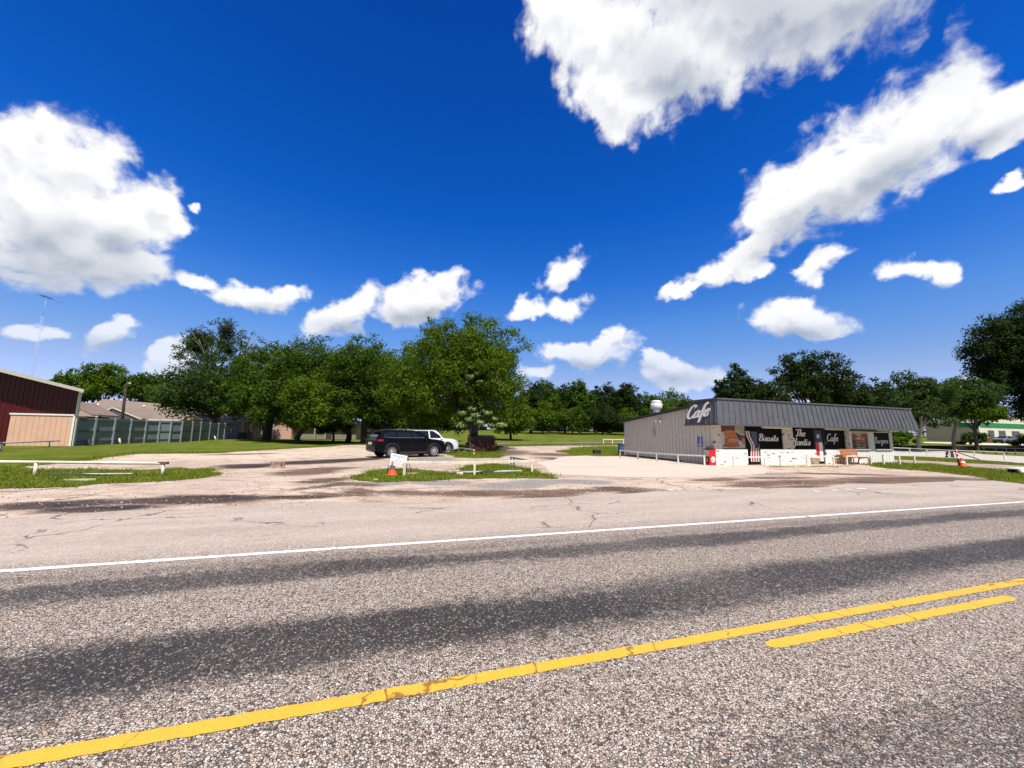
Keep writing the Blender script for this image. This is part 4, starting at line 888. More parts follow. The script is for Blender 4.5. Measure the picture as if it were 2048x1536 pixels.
# ------------------------------------------------------------------ small things
def cone_mesh(label, px, hh, r, bands):
    o = thing('traffic_cone', label, 'traffic cone', gt(*px)+Vector((0, 0, .03)))
    b = MB(); b.box(-r*1.25, r*1.25, -r*1.25, r*1.25, 0, .035); b.build('base', ORANGE if bands else RUBBER, o, .01)
    b = MB(); b.lathe([(r, .035), (r*.92, .06), (r*.5, hh*.55), (r*.28, hh-.02), (r*.22, hh), (0, hh)], 20); b.build('cone', ORANGE, o)
    return o
c1 = cone_mesh('orange traffic cone standing under the white board sign', (784, 952), .50, .155, True)
b = MB(); b.lathe([(.104, .22), (.062, .38)], 20); b.build('collar', M('grey_collar', (.10, .10, .11), .6), c1)
c2 = cone_mesh('red cone with a tall white banded post on the right verge', (1926, 934.5), .52, .19, False)
b = MB(); b.lathe([(.128, .22), (.092, .34)], 20); b.build('collar', BRIGHT, c2)
pl = MB(); pl.mat(REDP).tube((-.2, .0, .0), (-.28, 0, 1.02), .055, .05, 12); pl.mat(BRIGHT); 
for z0, z1 in ((.46, .58), (.70, .80)): pl.tube((-.2-.08*z0/1.02, 0, z0), (-.2-.08*z1/1.02, 0, z1), .058, .057, 12)
pl.build('post', None, c2)
# board sign on a black frame
P = gt(783, 952); tl, tr, bl, br = [at(x, y, P.y-(.05 if i > 1 else -.02)) for i, (x, y) in enumerate(((782.8, 905.8), (815.2, 912.2), (778, 930), (810, 934.2)))]
sb = thing('board_sign', 'white handwritten parking board on a thin black frame by the square rail', 'sign', P)
tl, tr, bl, br = [q-P for q in (tl, tr, bl, br)]
nrm = (tr-tl).cross(bl-tl).normalized(); nrm = nrm if nrm.y < 0 else -nrm
b = MB(); b.prism([bl, br, tr, tl], -nrm*.015); b.build('board', M('white_board', (.78, .78, .77), .4, 0, .03), sb)
cx_ = (tl+tr+bl+br)/4+nrm*.004; xa = (tr-tl).normalized(); ya = nrm.cross(xa)
rotm = Matrix((xa, ya, nrm)).transposed().to_euler()
tx_ = block_text('ADDITIONAL PARKING\nFOR\nYANTIS CAFE\nDO NOT BLOCK DRIVE', .088, 'lettering', M('pencil_grey_ink', (.22, .21, .22), .7), sb, cx_, rotm, .52)
b = MB(); L0 = gt(773, 952)-P; L1 = gt(812, 951)-P; kb = nrm*-.03
b.tube(L0, tl+kb, .012, None, 6); b.tube(L1, tr+kb, .012, None, 6); b.tube(L0+(tl-L0)*.3, L1+(tr-L1)*.3, .012, None, 6); b.tube(L0+Vector((.05, .55, 0)), tl+kb, .012, None, 6); b.tube(L1+Vector((.05, .55, 0)), tr+kb, .012, None, 6); b.build('frame', RUBBER, sb)
# stump in the puddle
b = MB(); rs = random.Random(4); prof = [(.26, 0), (.24, .08), (.245, .16), (.27, .26), (.275, .30), (0, .285)]
n = 26; vs = []; fs = []
for i, (r, z) in enumerate(prof):
    for k in range(n): rr = r*(1+.13*sin(k*5*2*pi/n)+.07*sin(k*9*2*pi/n+1)); vs.append((rr*cos(2*pi*k/n), rr*sin(2*pi*k/n)*.85, z))
for i in range(len(prof)-1):
    for k in range(n): fs.append((i*n+k, i*n+(k+1) % n, (i+1)*n+(k+1) % n, (i+1)*n+k))
b.add(vs, fs); o = b.build('tree_stump', M('grey_stump_wood', (.36, .25, .19), .9, 0, .5, 9, .5, stretch=(3, 3, .6))); o.location = gt(554.5, 936); o.scale = (1.05, 1, .9); tag(o, 'short weathered tree stump standing at the muddy puddle', 'stump')
# dumpster, bins, tyre
P = gt(962, 903.5); dp = thing('dumpster', 'rusty maroon dumpster beside the big tree trunk', 'dumpster', P, R(12))
DM = M('rusty_maroon', (.065, .014, .012), .7, 0, .6, 3)
b = MB(); b.prism([(-1.05, -.7, .12), (1.05, -.7, .12), (1.1, -.75, 1.15), (-1.1, -.75, 1.15)], (0, 1.5, 0)); b.build('container', DM, dp)
b = MB(); [b.box(-1.13, 1.13, y0, y0+.06, 1.10, 1.18) for y0 in (-.79, .73)]; [b.box(x-.05, x+.05, -.80, -.72, .14, 1.1) for x in (-.95, -.35, .35, .95)]; b.build('rib', DM, dp)
for x0, x1 in ((1.085, 1.3), (-1.3, -1.085)):
    for y0, y1 in ((-.35, -.2), (.2, .35)): b = MB(); b.box(x0, x1, y0, y1, .55, .75); b.build('lift_pocket', DM, dp)
b = MB(); b.prism([(-1.12, -.78, 1.19), (1.12, -.78, 1.19), (1.12, .8, 1.36), (-1.12, .8, 1.36)], (0, 0, .03)); b.build('lid', M('black_plastic_lid', (.03, .02, .02), .6), dp)
for x in (-.9, .9):
    for y in (-.55, .55): b = MB(); b.box(x-.1, x+.1, y-.1, y+.1, 0, .12); b.build('skid', DM, dp)
br_ = thing('barrel_bin', 'black barrel bin with a blue band at the rear corner of the cafe', 'bin', gt(1242.5, 909))
b = MB(); b.lathe([(0, .003), (.24, .003), (.25, .05), (.25, .78), (.27, .80), (.27, .84), (.24, .86), (0, .86)], 20); b.build('barrel', RUBBER, br_)
b = MB(); b.lathe([(.255, .34), (.258, .36), (.258, .72), (.255, .74)], 20); b.build('band', M('blue_band', (.05, .12, .34), .5, 0, .2), br_)
ub = thing('utility_box', 'small black box sitting on the grass patch near the driveway', 'box', gt(1193.5, 909), .2)
b = MB(); b.box(-.28, .28, -.22, .22, 0, .32); b.build('housing', RUBBER, ub, .03); b = MB(); b.box(-.3, .3, -.24, .24, .32, .37); b.build('lid', CHARD, ub, .01)
P = gt(1900, 915); ty = MB(); ty.path([(.42*cos(a), 0, .62*sin(a)-.02) for a in np.linspace(0, pi, 14)], .085, 8); o = ty.build('half_buried_tyre', RUBBER); o.location = P; o.rotation_euler = (0, 0, .25); tag(o, 'black half buried tyre standing at the edge of the side street', 'tyre')
po = MB(); po.tube((0, 0, 0), (0, 0, .62), .11, .1, 10); o = po.build('wooden_post', M('old_post_wood', (.20, .12, .08), .9, 0, .3)); o.location = gt(1905, 915.6); tag(o, 'stubby brown wooden post beside the half buried tyre', 'post')
A_ = gt(1960, 919.5); B_ = at(1906, 902, A_.y-.6); b = MB(); b.tube((0, 0, 0), B_-A_, .035, None, 8); o = b.build('fallen_pole', CHARD); o.location = A_; tag(o, 'thin black pole leaning off the white side rail to the grass', 'pole')
# concrete culvert end at the right border
P = gt(2052, 948); cv = thing('culvert_end', 'white slab over a dark culvert opening at the right border', 'culvert', P, TH)
b = MB(); b.box(-.45, 2.2, -.05, .5, .20, .26); b.build('slab', BRIGHT, cv, .01); b = MB(); b.box(-.3, 2.2, .06, .48, 0, .2); b.build('opening', DARK, cv)
b = MB(); b.path([(-.75, -.25, .03), (-.5, -.1, .10), (-.33, .06, .17)], [.10, .10, .10], 8); b.path([(-.38, -.08, .02), (-.30, .02, .15)], .035, 6); b.build('pipe_end', PIPEA, cv)
#@@PART4

# ------------------------------------------------------------------ barn on the left
b0 = gt(144, 892); BT = Vector((cos(TH), sin(TH), 0)); BN = Vector((-sin(TH), cos(TH), 0))
barn = thing('barn', 'dark red metal barn with white trim and a pink wainscot panel', 'barn', b0, TH)
def bpl(px, py, d=0):
    dd = ray(px, py); A = b0-BN*d; k = (A-EYEP).dot(BN)/dd.dot(BN); P = EYEP+dd*k; return ((P-A).dot(BT), P.z-b0.z)
W_ = 22.0; OV = 1.25; rs_, re_ = bpl(168, 779, OV); ls_, lz_ = bpl(0, 737, OV); slope = (lz_-re_)/(rs_-ls_); rz_ = re_+slope*rs_-.1; EO = rs_; SK = Vector((-.66, .75, 0))
ridge = rz_+slope*W_/2
b = MB(); b.prism([(-W_, 0, 0), (0, 0, 0), (0, 0, rz_), (-W_/2, 0, ridge), (-W_, 0, rz_)], (0, .12, 0))
x = -.2
while x > -W_: zt_ = rz_+slope*min(-x, W_+x); b.box(x-.03, x+.03, -.035, .004, .05, zt_-.1); b.box(x-.15, x-.13, -.012, .004, .05, zt_-.1); x -= .31
b.build('gable_wall', MAROON, barn)
b = MB(); K = SK*14; b.prism([(-.12, .121, 0), (-.002, .121, 0), (-.002, .121, rz_-.03), (-.12, .121, rz_-.03)], K); b.prism([(-W_+.002, .121, 0), (-W_+.12, .121, 0), (-W_+.12, .121, rz_-.03), (-W_+.002, .121, rz_-.03)], K); b.prism([(-W_+K.x, K.y+.13, 0), (K.x, K.y+.13, 0), (K.x, K.y+.13, rz_), (-W_/2+K.x, K.y+.13, ridge), (-W_+K.x, K.y+.13, rz_)], (0, .1, 0)); b.build('side_wall', MAROON, barn)
b = MB()
for sg in (0, 1):
    xe = EO if sg == 0 else -W_-EO; ze = rz_-slope*EO
    b.prism([(xe, -OV, ze), (-W_/2, -OV, ridge), (-W_/2, -OV, ridge+.09), (xe, -OV, ze+.09)], SK*16+Vector((0, OV, 0)))
b.build('roof', M('pale_metal_roof', (.36, .34, .30), .45, .2, .08), barn)
b = MB()
for sg in (0, 1):
    xe = EO+.02 if sg == 0 else -W_-EO-.02; ze = rz_-slope*EO
    b.prism([(xe, -OV-.03, ze-.16), (-W_/2, -OV-.03, ridge-.16), (-W_/2, -OV-.03, ridge+.10), (xe, -OV-.03, ze+.10)], (0, .028, 0))
b.build('white_rake_trim', M('dull_cream_trim', (.50, .46, .38), .6, 0, .1), barn)
b = MB(); b.box(-.10, .06, -.05, .10, 0, rz_-.05); b.build('corner_trim', PIPEW, barn)
pz = bpl(60, 830)[1]; pl_ = bpl(14.6, 890)[0]
b = MB(); b.box(pl_, -.11, -.16, -.04, .0, pz)
x = -.3
while x > pl_+.05: b.box(x-.012, x+.012, -.166, -.158, .02, pz-.01) if 0 else None; x -= .36
b.build('pink_panel', None if 0 else PINK, barn)
b = MB(); x = -.42
while x > pl_+.05: b.box(x-.011, x+.011, -.168, -.161, .02, pz-.01); x -= .36
b.build('panel_battens', M('pink_batten', (.42, .25, .17), .6), barn)
b = MB(); b.box(pl_-.06, -.05, -.22, -.03, pz+.001, pz+.13); b.build('panel_cap', BRIGHT, barn)
b = MB(); b.box(-.108, .02, -.2, -.165, 0, pz); b.build('panel_end_post', BRIGHT, barn)
# lean-to shed behind the barn
P0 = at(181, 831, 46); shd = thing('shed', 'small dark brown shed roof peeking out behind the barn', 'shed', (P0.x, P0.y, 0), TH)
hz0 = P0.z; b = MB(); b.box(-4, -.4, .3, 4, 0, hz0-.1); b.build('wall', M('brown_boards', (.10, .045, .03), .7), shd)
b = MB(); b.prism([(.1, 0, hz0), (-2.6, 0, hz0+1.55), (-2.6, 0, hz0+1.68), (.1, 0, hz0+.12)], (0, 5, 0)); b.prism([(-2.6, 0, hz0+1.55), (-5.2, 0, hz0), (-5.2, 0, hz0+.12), (-2.6, 0, hz0+1.68)], (0, 5, 0)); b.build('roof', M('brown_shingle', (.22, .15, .12), .85, 0, .3, 3), shd)

# ------------------------------------------------------------------ teal board fence
pxs = [(146, 891.5), (183, 890), (222, 888.5), (255, 887), (286, 885.8), (313.5, 885), (337, 884.6), (359, 884), (380, 882.8), (397, 881.8), (415.5, 880.6), (433, 879.5), (446, 878.9), (459, 878.2), (473, 877.5)]
FP = [gt(*p) for p in pxs]; fz = [2.38]*len(FP)
fen = thing('board_fence', 'teal grey board fence running back from the pink panel', 'fence', FP[0])
for i, p in enumerate(FP):
    ztop = at(pxs[i][0], 834+7.6*min(1, (i/9.0)), p.y).z
    a = p-FP[0]; d = (FP[min(i+1, len(FP)-1)]-FP[max(i-1, 0)]).normalized(); nn = Vector((d.y, -d.x, 0)); nn = nn if nn.x > 0 else -nn
    hh = 2.42-.0*i; q = a+nn*.07
    b = MB(); b.bar(q+Vector((0, 0, -.03)), q+Vector((0, 0, hh+.03)), .13, .11); b.build('post', TEALL, fen)
    if i < len(FP)-1:
        c = FP[i+1]-FP[0]; b = MB(); b.prism([a+d*.02, c-d*.02, c-d*.02+Vector((0, 0, 2.36)), a+d*.02+Vector((0, 0, 2.36))], -nn*.03)
        L = (c-a).length; k = .1
        while k < L-.1:
            e = a+(c-a)*(k/L); b.prism([e, e+(c-a).normalized()*.012, e+(c-a).normalized()*.012+Vector((0, 0, 2.34)), e+Vector((0, 0, 2.34))], nn*.006); k += .16
        pn = b.build('panel', TEAL, fen)
        b = MB()
        for z in (.35, 1.22, 2.2): b.bar(a+nn*.035+Vector((0, 0, z)), c+nn*.035+Vector((0, 0, z)), .05, .09)
        b.build('stringer', M('dark_teal_wood', (.09, .125, .13), .8, 0, .15), fen)
for px, nm in (((305, 880), 'round'),):
    pass

# ------------------------------------------------------------------ long brick house
m, nt = new_mat('asphalt_shingles'); t = NT(nt); tc = t.n('ShaderNodeTexCoord'); P = tc.outputs['Object']
mp = t.n('ShaderNodeMapping'); mp.inputs[3].default_value = (1, .3, 4); t.l(P, mp.inputs[0]); a = t.noise(mp.outputs[0], 2.4, 5, .7).outputs[0]; b_ = t.noise(P, .35, 4, .6).outputs[0]
c = t.mix(t.mr(a, .3, .7), (.17, .13, .105), (.27, .21, .17)); c = t.mix(t.mr(b_, .4, .7, 0, .4), c, (.24, .17, .12)); t.bsdf(c, .9, 0, .2); SHING = m
HY = 70.0
ho = thing('brick_house', 'long pink brick house under a brown shingle roof behind the fence', 'house', (0, HY, h(-40, HY)))
hz_ = h(-40, HY)
def hp(px, py, dy=0): q = at(px, py, HY+dy); return Vector((q.x, dy, q.z-hz_))
def hx(px, dy=0): return at(px, 850, HY+dy).x
ez = hp(360, 839.5).z; xl = hx(120); xr = hx(575)
b = MB(); b.box(xl, xr, 0, .3, 0, ez+.05); b.box(xl, xl+.3, .3, 14, 0, ez); b.box(xr-.3, xr, .3, 14, 0, ez); b.box(xl, xr, 13.7, 14, 0, ez); b.build('wall', HBRICK, ho)
r0 = hp(209, 798, 8); r1 = hp(520, 824, 8); e0 = Vector((xl-.6, -.7, ez)); e1 = Vector((xr+.6, -.7, ez)); g0 = Vector((xl-.6, 15, ez)); g1 = Vector((xr+.6, 15, ez))
b = MB(); b.add([e0, e1, r1, r0, g0, g1], [(0, 1, 2, 3), (1, 5, 2), (5, 4, 3, 2), (4, 0, 3)]); b.add([e0-Vector((0, 0, .02)), e1-Vector((0, 0, .02)), g1-Vector((0, 0, .02)), g0-Vector((0, 0, .02))], [(0, 1, 2, 3)]); rf = b.build('roof', SHING, ho)
b = MB(); b.box(xl-.62, xr+.62, -.76, -.705, ez-.22, ez+.02); b.build('gutter', M('white_gutter', (.66, .65, .6), .5), rf)
for px, py in ((196, 810), (288, 813), (336, 817)):
    q = hp(px, py, 4.2); b = MB(); b.tube(q-Vector((0, 0, .3)), q+Vector((0, 0, .28)), .16, .16, 10); b.build('roof_vent', M('white_gutter'), rf)
q = hp(401, 818, 6); b = MB(); b.lathe([(.16, -.5), (.16, .1), (.33, .25), (.36, .5), (.22, .7), (0, .72)], 12, q); b.build('turbine_vent', STEEL, rf)
q = hp(411, 816, 6); b = MB(); b.box(q.x-.2, q.x+1.6, q.y, q.y+1, q.z-.4, q.z+.28); b.build('roof_unit', M('grey_unit', (.26, .28, .3), .6), rf)
for (ax, ay, lx, ly, rx, ry) in ((384, 829.5, 365, 840, 404, 840.3), (226, 816.5, 190, 838, 281, 837.8)):
    dy = -1.6; A = hp(ax, ay, dy); Lq = hp(lx, ly, dy); Rq = hp(rx, ry, dy)
    b = MB(); b.prism([Lq, Rq, A], (0, .2, 0)); g = b.build('gable', HBRICK if ax > 300 else M('dark_gable', (.09, .10, .10), .7), ho)
    b = MB(); b.prism([Lq+Vector((-.25, -.12, -.12)), A+Vector((0, -.12, .02)), A+Vector((0, -.12, .24)), Lq+Vector((-.25, -.12, .1))], (0, 7, 0)); b.prism([A+Vector((0, -.12, .02)), Rq+Vector((.25, -.12, -.12)), Rq+Vector((.25, -.12, .1)), A+Vector((0, -.12, .24))], (0, 7, 0)); b.build('gable_roof', SHING, g)
    b = MB(); b.prism([Lq+Vector((-.27, -.16, -.14)), A+Vector((0, -.16, .0)), A+Vector((0, -.16, .2)), Lq+Vector((-.27, -.16, .06))], (0, .03, 0)); b.prism([A+Vector((0, -.16, 0)), Rq+Vector((.27, -.16, -.14)), Rq+Vector((.27, -.16, .06)), A+Vector((0, -.16, .2))], (0, .03, 0)); b.build('rake_board', PIPEW, g)
for p0, p1, y0, y1 in ((518, 529, 850, 866), (497, 507, 850, 868)):
    A = hp(p0, y1); B = hp(p1, y0); b = MB(); b.box(A.x, B.x, -.06, -.003, A.z, B.z); wn_ = b.build('window', M('dim_glass', (.06, .07, .08), .2), ho)
    b = MB(); cxm = (A.x+B.x)/2; b.box(A.x-.08, B.x+.08, -.09, -.062, B.z, B.z+.1); b.box(A.x-.08, B.x+.08, -.09, -.062, A.z-.1, A.z); b.box(cxm-.04, cxm+.04, -.09, -.062, A.z+.002, B.z-.002); b.box(A.x-.1, A.x, -.09, -.062, A.z+.002, B.z-.002); b.box(B.x, B.x+.1, -.09, -.062, A.z+.002, B.z-.002); b.build('frame', BRIGHT, wn_)
b = MB(); q = hp(488, 850); b.box(q.x-.09, q.x+.09, -.32, -.14, 0, ez-.24); b.build('porch_post', BRIGHT, ho)
b = MB(); q = hp(489, 868); b.box(q.x-.5, q.x+.5, -1.2, -.4, 0, .95); b.build('air_conditioner', M('dark_unit', (.05, .055, .06), .6), ho)
# porch gable facing the street
A = hp(560, 833, -5); Lq = hp(546, 842, -5); Rq = hp(588, 846, -5); x0 = hx(548, -5); x1 = hx(584, -5)
b = MB(); b.prism([(x0, -5, 0), (x1, -5, 0), (x1, -5, Rq.z), ((x0+x1)/2, -5, A.z-.1), (x0, -5, Rq.z)], (0, 5, 0)); gw = b.build('porch_wing', HBRICK, ho)
xm = (x0+x1)/2
b = MB(); b.prism([(x0-.5, -5.5, Rq.z-.25), (xm, -5.5, A.z), (xm, -5.5, A.z+.2), (x0-.5, -5.5, Rq.z-.05)], (0, 9, 0)); b.prism([(xm, -5.5, A.z), (x1+.5, -5.5, Rq.z-.25), (x1+.5, -5.5, Rq.z-.05), (xm, -5.5, A.z+.2)], (0, 9, 0)); b.build('porch_roof', SHING, gw)
b = MB(); b.box(x0-.1, x0+.12, -5.35, -5.12, 0, Rq.z-.2); b.build('porch_post', BRIGHT, ho)
# flat-roofed building behind the trees
FY = 66.0; fz_ = h(-26, FY); fb = thing('flat_roof_house', 'low pink and tan house with a flat dark roof behind tree trunks', 'house', (0, FY, fz_))
def fp(px, py, dy=0): q = at(px, py, FY+dy); return Vector((q.x, dy, q.z-fz_))
xa = fp(588, 850).x; xb = fp(713, 850).x; zt_ = fp(650, 847).z
b = MB(); b.box(xa, xb, 0, 9, 0, zt_); b.build('tan_wall', M('tan_stucco', (.24, .21, .15), .85, 0, .12, 1), fb)
xc = fp(719, 850, 8).x; xd = fp(818, 850, 8).x; ztp = fp(760, 847, 8).z
b = MB(); b.box(xc, xd, 8, 15, 0, ztp); b.build('pink_wall', M('pink_stucco', (.66, .46, .37), .8, 0, .06, 1), fb)
b = MB(); b.box(xa-.8, xb+.8, -.9, 9.5, zt_+.002, zt_+.4); b.build('roof', M('dark_flat_roof', (.06, .06, .065), .7), fb)
b = MB(); b.box(xc-.6, xd+.6, 7.0, 15.5, ztp+.002, ztp+.42); b.build('wing_roof', M('dark_flat_roof'), fb)
for px in (634, 655):
    q = fp(px, 860); b = MB(); b.box(q.x-.09, q.x+.09, -.75, -.57, 0, zt_); b.build('porch_post', M('grey_porch_post', (.35, .34, .3), .7), fb)
q = fp(664, 866); b = MB(); b.box(q.x-.9, q.x, -.05, -.004, .0, 2.0); b.build('door', M('dark_door', (.06, .05, .04), .6), fb)
q = fp(700, 860); b = MB(); b.box(q.x-1.2, q.x+.2, -.05, -.004, .9, 2.0); b.build('window', M('dim_glass'), fb)

# ------------------------------------------------------------------ lamp pole and radio mast
LP = at(243, 860, 47); lp = thing('lamp_pole', 'dark wooden pole with a small lamp arm rising behind the fence', 'lamp pole', (LP.x, LP.y, 0))
tp_ = at(252.3, 768, 47); tp_ = Vector((tp_.x-LP.x, 0, tp_.z)); b = MB(); b.tube((0, 0, 0), tp_, .17, .13, 10); b.build('pole', M('creosote_pole', (.035, .025, .02), .9, 0, .3), lp)
b = MB(); b.path([tp_+Vector((0, -.1, -.15)), tp_+Vector((.35, -.3, .05)), tp_+Vector((.85, -.5, .08))], .03, 6); b.build('arm', STEEL, lp)
b = MB(); b.lathe([(.0, .06), (.12, .04), (.2, -.06), (.16, -.1), (0, -.1)], 12, tp_+Vector((1.0, -.55, .06))); b.build('lamp_head', STEEL, lp)
TY_ = 118.0; mb0 = at(73, 748, TY_); mt = at(93.5, 633, TY_); mtop = at(97, 597, TY_)
rm = thing('radio_mast', 'thin pale lattice radio mast topped with a tilted beam antenna', 'antenna', (mt.x-1.2, TY_, 0))
ML = M('pale_mast_metal', (.46, .54, .68), .6, 0, .1); b = MB(); zt_ = mt.z; s_ = .24
for cx, cy in ((-s_, -s_), (s_, -s_), (0, s_)): b.tube((cx, cy, 0), (cx, cy, zt_), .022, None, 5)
z = 0; cs = [(-s_, -s_), (s_, -s_), (0, s_)]
while z < zt_-.9:
    for i in range(3): a_, c_ = cs[i], cs[(i+1) % 3]; b.tube((*a_, z), (*c_, z+.85), .011, None, 4); 
    z += .85
b.tube((0, 0, zt_-.5), (0, 0, mtop.z), .04, None, 5); b.build('lattice', ML, rm)
q0 = at(73, 586, TY_)-Vector((mt.x-1.2, TY_, 0)); q1 = at(123.5, 606, TY_)-Vector((mt.x-1.2, TY_, 0)); DKB = M('antenna_blue_grey', (.05, .09, .16), .6)
b = MB(); b.tube(q0, q1, .05, None, 6); dm = (q1-q0).normalized()
for u in (.25, .3, .34, .38, .42, .52, .56, .6): q = q0.lerp(q1, u); ln = .9 if u < .45 else .7; b.tube(q-Vector((.1, ln, .28)), q+Vector((-.1, ln, .22)), .05, None, 4); b.ellip(q, .28, .1, .16, 8, 5)
b.build('beam_antenna', DKB, rm)

# ------------------------------------------------------------------ store at the right
s0 = gt(1962, 884.6); SY = s0.y
st_ = thing('store', 'beige store with a green stripe and brick base behind the trees', 'store', s0, CTH)
def spl(px, py):                                 # on the front
    dd = ray(px, py); k = (s0-EYEP).dot(CN)/dd.dot(CN); P = EYEP+dd*k; return ((P-s0).dot(CT), P.z-s0.z)
def ssd(px, py):
    dd = ray(px, py); k = (s0-EYEP).dot(CT)/dd.dot(CT); P = EYEP+dd*k; return ((P-s0).dot(CN), P.z-s0.z)
fzt = spl(1975, 834)[1]; nB_ = ssd(1919, 860)[0]; nC_ = min(60, ssd(1851, 860)[0]); szt = ssd(1935, 845)[1]
BEI = M('beige_stucco', (.56, .45, .33), .85, 0, .06, .6); CRM = M('cream_stucco', (.74, .66, .54), .8, 0, .05, .6); GRN = M('green_band', (.01, .24, .07), .5, 0, .1); BRB = brick_material('brown_store_brick', (.16, .06, .04), (.13, .05, .035), (.2, .13, .1))
b = MB(); b.box(0, 26, 0, .3, 1.0, fzt); b.build('front_wall', CRM, st_)
b = MB(); b.box(0, .3, .31, nB_, 1.0, szt); b.build('side_wall', BEI, st_)
b = MB(); b.box(.05, .35, nB_+.01, nC_, 0, szt+.1); b.box(.35, 25.9, nC_-.3, nC_, 0, szt); b.box(25.7, 26, .31, nC_-.31, 0, szt); b.build('rear_wall', BEI, st_)
b = MB(); b.box(-.06, 26, -.06, .3, 0, .998); b.box(-.06, .3, .301, nB_, 0, .998); b.build('brick_base', BRB, st_)
gz0 = ssd(1935, 855)[1]; gz1 = ssd(1935, 845)[1]
b = MB(); b.box(-.05, -.004, .05, nB_, gz0, gz1-.1); b.box(.4, 26, -.08, -.004, spl(1985, 855)[1], spl(1985, 846)[1]); b.build('green_stripe', GRN, st_)
b = MB(); b.box(-.05, 26.05, -.08, .38, fzt+.002, fzt+.2); b.box(-.02, 26, nB_+.02, nC_, szt+.102, szt+.25); b.build('roof_edge', CRM, st_)
b = MB(); q = ssd(1893, 838); b.box(.5, 2.2, q[0]-1, q[0]+1.5, szt+.26, szt+1.0); b.build('roof_unit', BRIGHT, st_)
for s_0, s_1 in ((3, 5.2), (7, 9.5), (12, 15), (18, 22)): b = MB(); b.box(s_0, s_1, -.05, -.004, 1.02, 2.5); b.build('window', M('dim_glass'), st_)

# ------------------------------------------------------------------ vehicles
def catmull(st, x):
    for i in range(len(st)-1):
        if x <= st[i+1][0] or i == len(st)-2:
            a, b, c, d = st[max(i-1, 0)], st[i], st[i+1], st[min(i+2, len(st)-1)]; L = c[0]-b[0]; u = (x-b[0])/L; out = []
            for k in range(1, len(b)):
                m0 = (c[k]-a[k])/(c[0]-a[0])*L if c[0] != a[0] else 0; m1 = (d[k]-b[k])/(d[0]-b[0])*L if d[0] != b[0] else 0
                lo, hi = min(b[k], c[k])-.02, max(b[k], c[k])+.02
                v = (2*u**3-3*u*u+1)*b[k]+(u**3-2*u*u+u)*m0+(-2*u**3+3*u*u)*c[k]+(u**3-u*u)*m1; out.append(min(hi, max(lo, v)))
            return out
GLASS = M('tinted_glass', (.008, .010, .012), .06, 0, 0, 1, 0, .6); CHROME = M('chrome', (.6, .6, .6), .2, .9, .03); ALLOY = M('alloy', (.6, .6, .62), .3, .7, .05); TYRE = M('tyre_rubber', (.018, .018, .019), .85)
CLAD = M('dark_cladding', (.022, .022, .024), .6); LENS = M('lamp_lens', (.5, .5, .52), .12, .3); TAIL = M('tail_lamp', (.30, .008, .012), .2)
